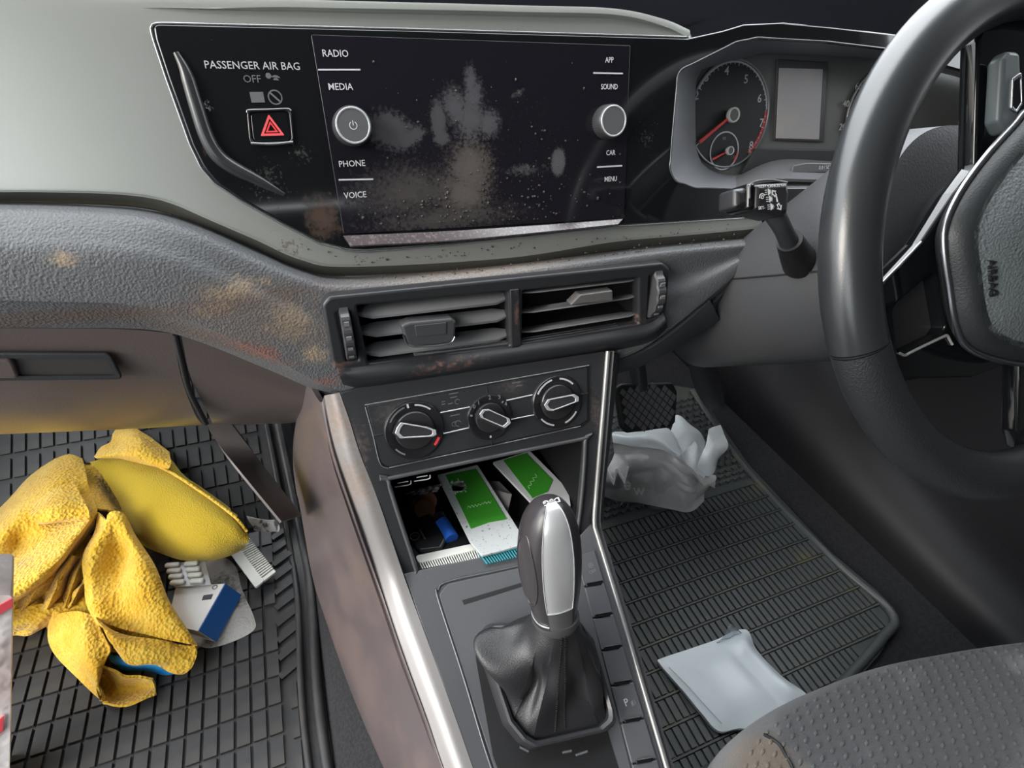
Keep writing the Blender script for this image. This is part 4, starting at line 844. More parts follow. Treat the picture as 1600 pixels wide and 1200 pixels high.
def gauge(c_px, r, marks, needle, name):
    c = GAUGE.px2(c_px); ry = r
    g = obj(name, plate_mesh(GAUGE, [circ(c, r, 64)], .002, .0005, off=.003), m_dial, ic)
    obj('dial_rim', plate_mesh(GAUGE, [circ(c, r * 1.0, 64), circ(c, r * .965, 64)], .002, .0005, off=.0045), mat('dial_rim', (.25, .25, .26), .3, .6), g)
    return c, g
ct = GAUGE.px2((1137, 180)); rt = np.linalg.norm(GAUGE.px2((1197, 180)) - ct) * .995
c, g = gauge((1137, 180), rt, None, None, 'rev_counter')
inkw = mat('dial_print', (.42, .43, .45), .5); m_needle = mat('needle_red', (.62, .06, .06), .4); m_hubr = mat('needle_hub_ring', (.5, .5, .5), .4); m_hubc = mat('needle_hub', (.10, .10, .095), .4)
for s, p in (('3', (1101, 122)), ('4', (1132, 112)), ('5', (1162, 125)), ('6', (1183, 155)), ('7', (1186, 193)), ('8', (1170, 228)), ('2', (1085, 150))): text('lettering', s, GAUGE, p, .0075, inkw, g, off=.0032, ext=.0001)
obj('dial_band', plate_mesh(GAUGE, [arc_band(c, rt * .90, rt * .955, radians(-52), radians(3), 30)], .0003, off=.0033), mat('red_band', (.40, .045, .05), .5), g)
obj('dial_band', plate_mesh(GAUGE, [arc_band(c, rt * .925, rt * .955, radians(5), radians(150), 40)], .0003, off=.0033), inkw, g)
bm = bmesh.new()
for k in range(41):
    a = radians(215 - k * 6.6); d_ = GAUGE.u * cos(a) + GAUGE.v * sin(a); box_bm(bm, GAUGE.at(c[0] + cos(a) * rt * .92, c[1] + sin(a) * rt * .92, .0033), (d_, np.cross(GAUGE.n, d_), GAUGE.n), (rt * (.045 if k % 5 == 0 else .02), .0003, .0001))
obj('tick_marks', bm_mesh(bm), inkw, g)
def needle_(c, tip_px, wd, hr, g):
    t = GAUGE.off(.008).px2(tip_px); d_ = t - c; L = np.linalg.norm(d_); d_ /= L; nn = V3(-d_[1], d_[0])
    nd = obj('needle', plate_mesh(GAUGE, [[c + nn * wd * .6, c + d_ * L * .55 + nn * wd * .7, c + d_ * L + nn * wd, c + d_ * L - nn * wd, c + d_ * L * .55 - nn * wd * .7, c - nn * wd * .6]], .0015, .0004, off=.008), m_needle, g)
    obj('needle_hub', plate_mesh(GAUGE, [circ(c, hr, 32), circ(c, hr * .78, 32)], .004, .0005, off=.0105), m_hubr, nd)
    obj('needle_hub', plate_mesh(GAUGE, [circ(c, hr * .78, 32)], .006, .0005, off=.0098), m_hubc, nd)
needle_(GAUGE.px2((1136, 181)), (1094, 222), .0018, .0068, g)
c2 = GAUGE.px2((1128, 236)); r2 = .0178
obj('small_dial', plate_mesh(GAUGE, [circ(c2, r2, 40), circ(c2, r2 * .93, 40)], .0006, off=.0037), inkw, g)
obj('small_dial', plate_mesh(GAUGE, [circ(c2, r2 * .93, 40)], .0004, off=.0034), m_dial, g)
obj('dial_band', plate_mesh(GAUGE, [arc_band(c2, r2 * .86, r2 * .95, radians(-40), radians(-5), 12)], .0003, off=.0041), m_needle, g)
text('lettering', '90', GAUGE, (1127, 217), .003, W_, g, off=.0040); text('lettering', '130', GAUGE, (1141, 246), .003, W_, g, off=.0040)
needle_(GAUGE.px2((1131, 236)), (1114, 249), .0011, .0040, g)
cs2 = GAUGE.px2((1368, 182)); rs2 = rt * 1.0
c, g2 = gauge((1368, 182), rs2, None, None, 'speedometer')
for s, p in (('60', (1337, 136)), ('40', (1318, 163)), ('20', (1312, 199)), ('80', (1365, 116)), ('100', (1398, 126)), ('120', (1420, 150))): text('lettering', s, GAUGE, p, .0065, inkw, g2, off=.0032, ext=.0001)
dp = plate('display', GAUGE, [(1215, 92), (1294, 97), (1287, 222), (1210, 219)], .004, mat('display_frame', (.05, .05, .052), .35), ic, bev=.0008, off=.003)
plate('display_screen', GAUGE, [(1218, 106), (1286, 108), (1280, 218), (1213, 216)], .001, mat('display_grey', (.36, .355, .37), .35, var=((.40, .37, .35), 20, .4, .7)), dp, bev=.0002, off=.0038)
plate('cluster_step', GAUGE, [(1180, 232), (1310, 234), (1312, 262), (1160, 270)], .006, m_hard, ic, bev=.001, off=.006)
plate('trip_button', FACE.off(-.018), [(1240, 258), (1262, 254), (1340, 256), (1340, 270), (1238, 270)], .004, mat('trip_button', (.10, .10, .105), .4), ic, bev=.001, off=.003, r=.002)
text('lettering', '0.0 / SET', FACE.off(-.018), (1285, 262), .0034, inkw, ic, off=.0034)
loft('cluster_shelf', [[GAUGE.off(.012).hit(p) for p in ((1150, 276), (1215, 250), (1300, 252), (1380, 256))], [FACE.off(-.004).hit(p) for p in ((1150, 293), (1200, 280), (1290, 281), (1384, 284))]], mat('cluster_shelf', (.11, .113, .12), .45), ic, n=20, th=.003)

# ------------------------------------------------------------------ outer air vent beyond the wheel
ov = thing('side_air_vent', 'small air vent with pale slats at the right end of the dashboard', 'air vent', FACE.hit((1640, 140)))
vq = [(1560, 84), (1700, 100), (1700, 220), (1560, 200)]; vi = [(1568, 94), (1692, 109), (1692, 210), (1568, 190)]
plate('vent_frame', FACE, [vq, vi], .012, m_hard, ov, bev=.002, off=.012, r=.004)
plate('vent_back', FACE, [vi], .002, m_black, ov, bev=.0003, off=.002)
for k in range(4): tube('slat', [FACE.off(.010).hit((1568, 108 + k * 22)), FACE.off(.010).hit((1692, 124 + k * 23))], .003, mat('pale_slat', (.35, .36, .36), .35), ov, n=4, seg=8)
# ------------------------------------------------------------------ lower dash on the driver's side
kp = thing('knee_panel', 'dark grey knee panel under the dashboard below the steering column', 'panel', (.35, .02, -.2))
k1 = [Fp((1194, 345), -.006), Fp((1300, 335), -.01), Fp((1420, 330), -.01), Fp((1640, 330), -.01)]
k2 = [Vp((1186, 398), -.012), V3(.33, -.01, -.16), V3(.45, -.01, -.16), V3(.68, -.01, -.16)]
k3 = [Vp((1100, 490), -.014), Yp(0).hit((1180, 528)), Yp(.0).hit((1300, 548)), V3(.68, .0, -.25)]
k4 = [Vp((1090, 510), -.03), Yp(.03).hit((1170, 530)), Yp(.03).hit((1300, 548)), V3(.68, .03, -.26)]
loft('knee_panel_skin', [k1, k2, k3, k4], m_hard, kp, n=40, m=24, th=.004, angle=60)
loft('console_wing', [[Vp(p, -.006) for p in ((946, 566), (1000, 552), (1052, 520), (1110, 470))], [Vp(p, -.014) for p in ((948, 586), (1000, 570), (1060, 540), (1125, 500))], [Vp(p, -.05) for p in ((950, 588), (1002, 572), (1062, 542), (1127, 502))]], m_hard2, kp, n=24, th=.004)

# ------------------------------------------------------------------ pedals
m_rub = mat('pedal_rubber', (.17, .17, .175), .42); m_rub2 = mat('pedal_groove_shade', (.02, .02, .021), .5)  # one rubber in two tones: darker base paints shade between the treads
BP = Pl(Yp(.015).hit((1007, 645)), (-.10, -.80, .60))
bp_ = thing('brake_pedal', 'wide rubber brake pedal with diamond tread', 'pedal', BP.P)
bo = [(962, 606), (972, 600), (1052, 598), (1059, 612), (1056, 660), (1048, 668), (980, 677), (972, 668)]
plate('pedal_pad', BP, [bo], .012, m_rub2, bp_, bev=.003, off=0, r=.006)
tube('pedal_arm', [BP.hit((1005, 610)) - BP.n * .008, BP.hit((1000, 590)) + V3(0, .03, .03), BP.hit((990, 560)) + V3(0, .10, .09)], .011, m_hard, bp_, n=16, seg=14)
poly = [BP.px2(p) for p in bo]; pc = np.mean(poly, 0); pin = [pc + (p - pc) * .88 for p in poly]
dm = None; s_ = .0098
me_d = plate_mesh(Pl((0, 0, 0), BP.n, BP.u), [[(s_ * .47, 0), (0, s_ * .56), (-s_ * .47, 0), (0, -s_ * .56)]], .0022, .0006, off=.0011)
me_d.materials.append(m_rub)
for i in range(-9, 10):
    for j in range(-9, 10):
        q = pc + V3((i + j) * s_ * .56, (i - j) * s_ * .66)
        if inside(q, pin):
            o = bpy.data.objects.new('tread_block', me_d); COL.objects.link(o); o.parent = bp_; o.location = Vector([float(x) for x in (BP.at(*q) - BP.P)])
APd = thing('accelerator_pedal', 'slim black accelerator pedal right of the brake pedal', 'pedal', Yp(.03).hit((1110, 590)))
loft('pedal_blade', [[Yp(.03).hit(p) for p in ((1068, 505), (1073, 545), (1080, 590), (1098, 630), (1112, 642))], [Yp(.022).hit(p) for p in ((1082, 505), (1092, 545), (1108, 590), (1122, 622), (1128, 636))], [Yp(.035).hit(p) for p in ((1090, 505), (1106, 545), (1126, 592), (1132, 622), (1132, 640))]], m_hard, APd, n=24, m=12, th=.012)
# ------------------------------------------------------------------ rubber floor mats
m_mat = mat('black_rubber', (.026, .026, .028), .42, 0, var=((.040, .038, .036), 25, .4, .65), spec=.5)
m_mat2 = mat('dusty_rubber', (.055, .062, .064), .42, 0, var=((.11, .10, .065), 9, .52, .72), spec=.5)
def mz(y, y0, sl): return ZM + max(0, y - y0) * sl
def make_mat(name, label, outline, prof, blocks, m, rim_pts):
    t = thing(name, label, 'floor mat', (np.mean([p[0] for p in outline]), np.mean([p[1] for p in outline]), ZM - .008))
    o2 = round2(outline, .045, 8); top = [V3(p[0], p[1], prof(p[1]) - .004) for p in o2]; cen = np.mean(top, 0)
    xs = [p[0] for p in o2]; ys_ = [p[1] for p in o2]; nx, ny = 40, 40; bm = bmesh.new()
    gx = np.linspace(min(xs), max(xs), nx); gy = np.linspace(min(ys_), max(ys_), ny)
    # base sheet: clip a grid to the outline by clamping rows to the outline's span
    rows = []
    for y in gy:
        cr = []
        for a, b in zip(o2, o2[1:] + o2[:1]):
            if (a[1] - y) * (b[1] - y) <= 0 and abs(a[1] - b[1]) > 1e-9: cr.append(a[0] + (b[0] - a[0]) * (y - a[1]) / (b[1] - a[1]))
        rows.append([V3(x, y, prof(y) - .004) for x in np.linspace(min(cr), max(cr), 24)])
    R = np.array(rows); du = np.gradient(R, axis=0)[5, 5]; dv = np.gradient(R, axis=1)[5, 5]
    obj('mat_base', bm_mesh(thick(R, .008, 1 if np.cross(du, dv)[2] > 0 else -1), 40), m, t)
    bm = bmesh.new(); cand = []
    for (x, y, hx, hy, rot) in blocks:
        if not inside((x, y), o2): continue
        sl = (prof(y + .005) - prof(y - .005)) / .01; ay = V3(0, 1, sl); ay /= np.linalg.norm(ay); az = V3(0, -sl, 1); az /= np.linalg.norm(az); ax = V3(1, 0, 0)
        a, b = ax * cos(rot) + ay * sin(rot), ay * cos(rot) - ax * sin(rot); c = V3(x, y, prof(y) - .0022); q = proj(c); z = (ROT.T @ (c - CAM))[2]
        seen = 0 < q[0] < 1600 and 0 < q[1] < 1200 and z > 0
        cand.append((hx * hy / z ** 2 if seen else 0, c, a, b, az, hx, hy, rot))
    cand.sort(key=lambda k: -k[0]); shared = {}
    for k, (s_, c, a, b, az, hx, hy, rot) in enumerate(cand):
        if k < 300 and s_ > 0:                 # the largest in the photograph are parts of their own
            key = (hx, hy)
            if key not in shared:
                b1 = bmesh.new(); box_bm(b1, (0, 0, 0), AX, (hx, hy, .0022)); shared[key] = bm_mesh(b1, smooth=False); shared[key].materials.append(m)
            o = bpy.data.objects.new('tread_block', shared[key]); COL.objects.link(o); o.parent = t; mw = Matrix.Identity(4)
            for i in range(3): mw[i][0] = a[i]; mw[i][1] = b[i]; mw[i][2] = az[i]; mw[i][3] = c[i] - t.location[i]
            o.matrix_local = mw
        else: box_bm(bm, c, (a, b, az), (hx, hy, .0022))
    obj('tread_blocks', bm_mesh(bm, smooth=False), m, t, kind='stuff')
    for k, rp in enumerate(rim_pts): tube('raised_rim', [V3(p[0], p[1], prof(p[1]) + (.001 if k else .0)) for p in rp], .006 if k == 0 else .004, m, t, n=80, seg=10)
    return t
pf = lambda y: ZM + .55 * max(0, y - .14)
oP = [(-.70, -.55), (-.205, -.55), (-.20, -.30), (-.205, -.12), (-.200, .02), (-.205, .12), (-.215, .36), (-.70, .36)]
blk = []
for i in range(32):
    for j in range(32):
        x, y = -.70 + i * .0160 + .012, -.52 + j * .031
        if x > -.245 - .02 * (abs(y) < .02): continue
        blk.append((x, y, .0064, .0139, 0))
for j in range(24): blk += [(-.236, -.5 + j * .031, .0035, .0138, 0)] if j < 14 else [(-.238, -.066 + (j - 14) * .022, .013, .004, .5)]
make_mat('rubber_floor_mat', 'black ribbed rubber floor mat in the passenger footwell under the yellow cloth', oP, pf, blk, m_mat, [[(-.209, -.5), (-.206, -.28), (-.211, -.12), (-.206, .02), (-.211, .12), (-.22, .30)], [(-.226, -.5), (-.223, -.28), (-.228, -.12), (-.223, .02), (-.228, .12), (-.236, .30)]])
pf2 = lambda y: ZM + .35 * max(0, y - .03)
hit_ = lambda p: tuple(MATP.hit(p)[:2])
oD = [hit_((925, 1180)), hit_((1035, 1172)), (.30, -.385), hit_((1392, 1010)), hit_((1402, 945)), hit_((1300, 860)), (.53, .03), (.51, .20), (.10, .20), (.10, -.2)]
oD = [(.11, -.335), (.17, -.335), (.33, -.325), hit_((1394, 1000)), hit_((1402, 945)), hit_((1300, 860)), (.52, .03), (.50, .20), (.12, .20)]
blk = []; od2 = [np.mean(oD, 0) + (V3(*p) - np.mean(oD, 0)) * .93 for p in oD]
for i in range(46):
    for j in range(11):
        x, y = .125 + i * .0098, -.315 + j * .029
        if inside((x, y), od2): blk.append((x, y, .0034, .0122, 0))
for j in range(12):
    y = -.315 + (j - .5) * .029
    for i in range(46):
        x = .125 + i * .0098
        if inside((x, y), od2): blk.append((x, y, .0050, .0011, 0))
for i in range(30):
    for j in range(20):
        x, y = .125 + i * .0145 + (j % 2) * .007, .010 + j * .0105
        if inside((x, y), od2): blk.append((x, y, .0055, .0025, .45))
rimD = [(.125, -.318), (.17, -.322), (.33, -.312), tuple(V3(*hit_((1394, 1000))) + V3(-.012, .006)), tuple(V3(*hit_((1398, 948))) + V3(-.012, -.004)), tuple(V3(*hit_((1300, 862))) + V3(-.010, -.008)), (.505, .03), (.49, .18)]
make_mat('rubber_floor_mat', 'dusty ribbed rubber floor mat in the driver footwell under the grey bag', oD, pf2, blk, m_mat2, [rimD])

# ------------------------------------------------------------------ driver seat
m_seat = mat('black_seat_cloth', (.060, .062, .066), .85, 0, bump=('noise', 900, .0010, .6), var=((.13, .13, .135), 12, .5, .75), sheen=.25, spec=.25, stains_and_bounce=[dict(col=(.14, .11, .08), spots=[(Zp(-.352).hit((1190, 1195)), (.035, .05, .06))], ns=60, k=.8, lo=.05, soft=.6, amt=.7)])
m_seat2 = mat('seat_side_leatherette', (.060, .052, .044), .55, 0, var=((.10, .08, .06), 30, .4, .7))
se = thing('driver_seat', 'black cloth driver seat cushion with raised dot pattern', 'seat', (.35, -.6, ZM))
sil = [(1150, 1230), (1163, 1178), (1195, 1138), (1250, 1100), (1320, 1068), (1400, 1040), (1500, 1020), (1600, 1005), (1750, 990)]
fr_ = [Zp(-.36).hit(p) for p in sil]
r0 = [p + V3(0, .005, -.14) for p in fr_]; r1 = [p + V3(0, .012, -.06) for p in fr_]; r2 = [p + V3(0, 0, 0) for p in fr_]
r3 = [p + V3(.006, -.035, .014) for p in fr_]; r4 = [p + V3(.015, -.12, .012) for p in fr_]; r5 = [p + V3(.02, -.5, -.02) for p in fr_]
seat_R = loft_pts([r0, r1, r2, r3, r4, r5], 160, 90)
du = np.gradient(seat_R, axis=0)[45, 80]; dv = np.gradient(seat_R, axis=1)[45, 80]
obj('cushion', bm_mesh(thick(seat_R, .02, 1 if np.cross(du, dv) @ V3(0, 0, 1) > 0 else -1), 60), m_seat, se)
# raised dots woven into the cloth
bm = bmesh.new(); ico = None
top_R = np.stack([catmull(seat_R[35::3, j], 74) for j in range(160)], 1)
for i in range(1, 50):
    for j in range(4 + (i % 2) * 2, 160, 4):
        P = top_R[i, j]; mt = Matrix.Translation(Vector(P + V3(0, 0, .0004))) @ Matrix.Rotation(.5, 4, 'Z') @ Matrix.Diagonal((.0030, .0013, .0016, 1)); bmesh.ops.create_icosphere(bm, subdivisions=1, radius=1, matrix=mt)
obj('raised_dots', bm_mesh(bm, 60), m_seat, se, kind='stuff')
pp_ = [on_grid(seat_R, p) for p in ((1192, 1148), (1206, 1154), (1219, 1164), (1229, 1180), (1237, 1200), (1242, 1225), (1245, 1255))]
tube('piping', [P + N * .0008 for P, N in pp_], .0012, m_black, se, n=30, seg=8)
box('seat_base', (.16, -1.0, -.575), (.56, -.42, -.42), m_black, se, bev=.02)
loft('backrest', [[(.12, -.98, -.36), (.36, -1.0, -.36), (.60, -.98, -.36)], [(.10, -1.05, .0), (.36, -1.08, .0), (.62, -1.05, .0)], [(.16, -1.18, .28), (.36, -1.2, .30), (.56, -1.18, .28)]], m_seat, se, n=16, m=16, th=.08, angle=60)
# ------------------------------------------------------------------ loose things: passenger footwell
def H(p, h): return Zp(ZM + h).hit(p)
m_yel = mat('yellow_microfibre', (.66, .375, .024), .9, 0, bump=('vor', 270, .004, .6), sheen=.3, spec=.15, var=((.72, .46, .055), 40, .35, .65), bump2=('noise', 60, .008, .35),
            stains_and_bounce=[dict(col=(.20, .13, .07), spots=[(H((35, 875), .09), .022), (H((190, 990), .05), .022), (H((205, 935), .06), .004), (H((60, 965), .02), .03)], ns=300, k=1.4, lo=.2, soft=1.2, amt=.55), dict(col=(.80, .25, .02), spots=[(H((208, 988), .04), .006)], ns=200, k=.6, lo=0, soft=.5, amt=.8)])
m_yel2 = mat('yellow_cloth_smooth_shaded', (.40, .285, .02), .85, 0, bump=('vor', 520, .0014, .5), sheen=.2, spec=.15)  # darker yellow, shade under the glove box put into the colour
def patch(bm, rails, n=36, m=18, th=.0025, wob=.0012, seed=0, crease=0, cells=14):
    R = loft_pts([[H(p[:2], p[2]) for p in r] for r in rails], n, m)
    du = np.gradient(R, axis=0); dv = np.gradient(R, axis=1); N = np.cross(du, dv); N /= np.linalg.norm(N, axis=2, keepdims=True) + 1e-12
    i, j = np.meshgrid(np.linspace(0, 1, R.shape[0]), np.linspace(0, 1, R.shape[1]), indexing='ij'); r_ = np.random.RandomState(seed)
    d = sum(a * np.sin(f1 * i * 6.3 + f2 * j * 6.3 + ph) for a, f1, f2, ph in zip((1, .8, .5), r_.uniform(.4, 1.6, 3), r_.uniform(.6, 2.2, 3), r_.uniform(0, 6, 3)))
    R = R + N * (d * wob)[..., None]
    if crease:                                # crumpled facets: distance to the nearest of a few random points
        pt = r_.uniform(0, 1, (cells, 2)) * (1, 1.6); q = np.stack([i, j * 1.6], -1); dd = np.sort(np.linalg.norm(q[..., None, :] - pt, axis=-1), -1)
        R = R + N * ((dd[..., 0] * 1.4 - .5 * (dd[..., 1] - dd[..., 0])) * crease * np.minimum(1, 6 * np.minimum(i, 1 - i) + .15))[..., None]
    c = R[m // 2, n // 2]; fl = 1 if N[m // 2, n // 2] @ (CAM - c) > 0 else -1
    patch.R = R; b2 = thick(R, th, fl); me = bpy.data.meshes.new('t'); b2.to_mesh(me); b2.free(); bm.from_mesh(me); bpy.data.meshes.remove(me)
def relief(bm, outline, hf, c_px=None, na=96, nr=20, th=.002, base=0.0):
    """draped lump over the mat: closed outline in pixels, hf(x, y, r) height"""
    o = catmull([MATP.hit(p)[:2] for p in outline], na, True); c = np.mean(o, 0) if c_px is None else MATP.hit(c_px)[:2]; vs = []; n0 = len(bm.verts)
    for k in np.linspace(.02, 1, nr):
        for q in o: p = c + (q - c) * k; vs.append(bm.verts.new((float(p[0]), float(p[1]), float(ZM + base + hf(p[0], p[1], k)))))
    for i in range(nr - 1):
        for j in range(na): bm.faces.new((vs[i * na + j], vs[i * na + (j + 1) % na], vs[(i + 1) * na + (j + 1) % na], vs[(i + 1) * na + j]))
    bm.faces.new(vs[:na]); lo = [bm.verts.new((v.co.x, v.co.y, ZM + base * .5)) for v in vs[-na:]]
    for j in range(na): bm.faces.new((vs[(nr - 1) * na + j], vs[(nr - 1) * na + (j + 1) % na], lo[(j + 1) % na], lo[j]))
    bm.faces.new(lo[::-1])

bm = bmesh.new()
relief(bm, [(-90, 900), (-40, 800), (40, 775), (120, 790), (180, 850), (230, 930), (270, 1000), (230, 1020), (160, 1020), (120, 1040), (90, 1000), (60, 975), (0, 990), (-60, 970)], lambda x, y, r: .050 * (1 - r ** 2.5) + .004 * sin(x * 90) * (1 - r))
# upper left lobe
patch(bm, [[(-70, 850, .03), (0, 792, .03), (50, 750, .035), (105, 722, .04), (140, 735, .04)], [(-70, 858, .06), (0, 788, .065), (45, 745, .07), (102, 712, .075), (128, 716, .07)], [(-70, 905, .09), (0, 830, .095), (50, 788, .10), (95, 752, .10), (134, 738, .09)], [(-70, 960, .09), (0, 890, .085), (30, 858, .075), (75, 828, .085), (140, 768, .09)], [(-70, 990, .085), (0, 935, .095), (50, 905, .10), (100, 862, .10), (152, 798, .095)], [(-70, 1010, .06), (0, 955, .07), (50, 924, .075), (98, 884, .07), (146, 815, .07)], [(-70, 1000, .03), (0, 950, .03), (50, 918, .03), (98, 880, .03), (150, 820, .03)]], 46, 36, seed=1, wob=.0016)
# loop on the lobe
patch(bm, [[(48, 790, .105), (80, 765, .108), (115, 752, .105)], [(46, 808, .112), (80, 790, .116), (135, 790, .11)], [(52, 815, .105), (85, 812, .108), (140, 806, .10)], [(60, 818, .09), (90, 818, .095), (140, 812, .09)]], 30, 14, seed=2, wob=.0006)
# shaded saddle between lobe and drape
patch(bm, [[(118, 712, .075), (140, 716, .072), (165, 724, .066)], [(132, 745, .085), (165, 765, .065), (195, 790, .045)], [(150, 795, .09), (180, 800, .075), (208, 830, .055)]], 20, 16, seed=3)
# front drape
patch(bm, [[(150, 800, .09), (138, 850, .08), (130, 900, .07), (130, 935, .06), (146, 962, .05)], [(162, 812, .10), (150, 860, .085), (144, 905, .072), (150, 945, .06), (170, 975, .048)], [(172, 800, .105), (185, 870, .07), (185, 915, .058), (188, 950, .052), (200, 985, .045)], [(190, 802, .10), (210, 870, .082), (222, 920, .07), (235, 965, .058), (245, 996, .045)], [(206, 822, .08), (236, 880, .07), (262, 930, .06), (288, 982, .048), (303, 1008, .035)], [(208, 832, .05), (240, 890, .04), (266, 940, .03), (292, 990, .02), (308, 1016, .012)]], 40, 34, seed=4, wob=.0018)
# hem that folds back at the lower end
patch(bm, [[(150, 962, .052), (180, 986, .050), (230, 998, .046), (270, 1004, .040), (303, 1010, .035)], [(158, 975, .060), (186, 1000, .055), (232, 1016, .048), (272, 1020, .040), (308, 1020, .030)], [(172, 1002, .052), (196, 1026, .045), (238, 1034, .038), (274, 1040, .030), (300, 1042, .022)], [(178, 1012, .042), (200, 1036, .036), (240, 1042, .028), (272, 1050, .020), (286, 1053, .014)]], 36, 18, seed=5, wob=.001)
# lower left tongue with a curled end
patch(bm, [[(72, 975, .005), (80, 1005, .004), (112, 1048, .003), (150, 1090, .002), (164, 1099, .002)], [(90, 960, .035), (100, 1000, .032), (125, 1040, .03), (152, 1078, .024), (160, 1096, .014)], [(120, 955, .05), (130, 990, .047), (145, 1030, .042), (152, 1062, .036), (156, 1090, .022)], [(146, 962, .05), (165, 1000, .045), (172, 1016, .04), (160, 1040, .034), (153, 1072, .022)]], 34, 22, seed=6, wob=.0014)
patch(bm, [[(160, 1042, .030), (190, 1056, .026), (218, 1060, .022), (238, 1062, .018)], [(156, 1062, .012), (185, 1070, .006), (212, 1070, .006), (240, 1068, .010)], [(155, 1080, .004), (185, 1086, .002), (214, 1080, .003), (242, 1074, .008)], [(160, 1098, .010), (190, 1101, .014), (216, 1095, .014), (244, 1082, .012)]], 30, 18, seed=7, wob=.0005)
# small tight folds left of the drape
for k, (a, b, h) in enumerate((((100, 872), (30, 955), .075), ((112, 868), (72, 952), .082), ((128, 872), (100, 950), .07), ((132, 905), (104, 958), .06))):
    w_ = (14, 12, 14, 12)[k]
    patch(bm, [[(a[0] - w_, a[1], h - .03), ((a[0] + b[0]) / 2 - w_, (a[1] + b[1]) / 2, h - .035), (b[0] - w_ * .6, b[1], h - .045)], [a + (h,), ((a[0] + b[0]) / 2, (a[1] + b[1]) / 2 - 2, h - .006), b + (h - .03,)], [(a[0] + w_, a[1] + 3, h - .02), ((a[0] + b[0]) / 2 + w_, (a[1] + b[1]) / 2 + 3, h - .03), (b[0] + w_ * .6, b[1] + 2, h - .045)]], 24, 14, seed=10 + k, wob=.0008)
patch(bm, [[(15, 955, .04), (55, 945, .045), (100, 940, .04)], [(15, 978, .03), (55, 972, .032), (95, 958, .03)], [(14, 994, .006), (50, 990, .006), (84, 972, .008)]], 24, 14, seed=20)
cloth = obj('cleaning_cloth', bm_mesh(bm, 60), m_yel, None, label='crumpled yellow microfibre cloth heaped on the passenger mat', cat='cloth')
bm = bmesh.new()
patch(bm, [[(140, 722, .085), (190, 712, .10), (250, 728, .10), (315, 768, .095), (365, 806, .085), (387, 832, .07)], [(160, 742, .085), (205, 745, .10), (262, 765, .10), (320, 798, .095), (365, 825, .085), (389, 840, .068)], [(185, 785, .07), (220, 795, .085), (270, 815, .085), (320, 838, .08), (360, 845, .072), (388, 848, .062)], [(200, 825, .05), (232, 838, .058), (278, 856, .06), (322, 865, .058), (358, 862, .055), (384, 853, .052)], [(206, 842, .035), (240, 860, .04), (285, 875, .042), (330, 877, .042), (360, 869, .042), (383, 856, .045)]], 46, 26, seed=30, wob=.0006)
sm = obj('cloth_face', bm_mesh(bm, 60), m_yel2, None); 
bm = bmesh.new()
patch(bm, [[(148, 712, .095), (160, 700, .10), (172, 690, .105), (178, 671, .10), (186, 668, .095)], [(152, 716, .105), (185, 705, .118), (205, 692, .120), (208, 676, .115), (206, 667, .10)], [(190, 716, .105), (215, 714, .118), (232, 700, .12), (235, 690, .115), (232, 680, .10)], [(250, 732, .103), (262, 733, .108), (267, 724, .11), (266, 712, .105), (258, 702, .09)]], 26, 24, seed=31, wob=.001)
ft = thing('folded_cloth', 'folded yellow cloth with smooth rounded side, behind the crumpled cloth', 'cloth', H((300, 850), .0))
sm.parent = ft; sm.location = -Vector(ft.location)
obj('cloth_back', bm_mesh(bm, 60), m_yel, ft)
tube('hem', [H(p[:2], p[2] + .001) for p in ((150, 714, .100), (200, 716, .103), (255, 732, .103), (315, 769, .097), (365, 806, .087), (386, 831, .073))], .0018, m_yel, ft, n=50, seg=8)
bm = bmesh.new()
patch(bm, [[(262, 712, .10), (285, 740, .085), (320, 765, .07), (360, 795, .05)], [(268, 738, .103), (300, 756, .09), (335, 782, .08), (372, 812, .07)]], 24, 8, seed=32)
relief(bm, [(190, 790), (250, 775), (320, 800), (360, 830), (368, 845), (330, 858), (270, 858), (210, 840)], lambda x, y, r: .036 * (1 - r ** 4))
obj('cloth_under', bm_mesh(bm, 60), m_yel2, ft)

# comb with a broad white spine
m_comb = mat('white_plastic', (.62, .62, .58), .35)
def comb(name, label, spine, tip_a, tip_b, nt, m, plane, th, gap=.5):
    """spine: two pixel points (outer edge), tips: matching ends of the teeth"""
    t = thing(name, label, 'comb', plane.hit(spine[0]))
    s0, s1 = [plane.px2(p) for p in spine]; e0, e1 = plane.px2(tip_a), plane.px2(tip_b); k = .42
    m0, m1 = s0 + (e0 - s0) * k, s1 + (e1 - s1) * k
    obj('spine', plate_mesh(plane, [round2([s0, s1, m1, m0], .003)], th, .0006, off=0), m, t)
    obj('end_tooth', plate_mesh(plane, [[m1, m1 + (m0 - m1) * .06, e1 + (e0 - e1) * .06, e1]], th, .0004, off=0), m, t)
    for i in range(nt):
        f0, f1 = (i + .15) / nt * .93, (i + .15 + gap) / nt * .93; q = lambda f: m0 + (m1 - m0) * f; r_ = lambda f: e0 + (e1 - e0) * f
        obj('tooth', plate_mesh(plane, [[q(f0) * 1.0, q(f1), r_(f1), r_(f0)]], th * .8, .0002, off=-.0002), m, t)
    return t
comb('comb', 'small white plastic comb half under the yellow cloth on the mat', [(345, 845), (399, 918)], (382, 830), (431, 893), 22, m_comb, Zp(ZM + .014), .004)
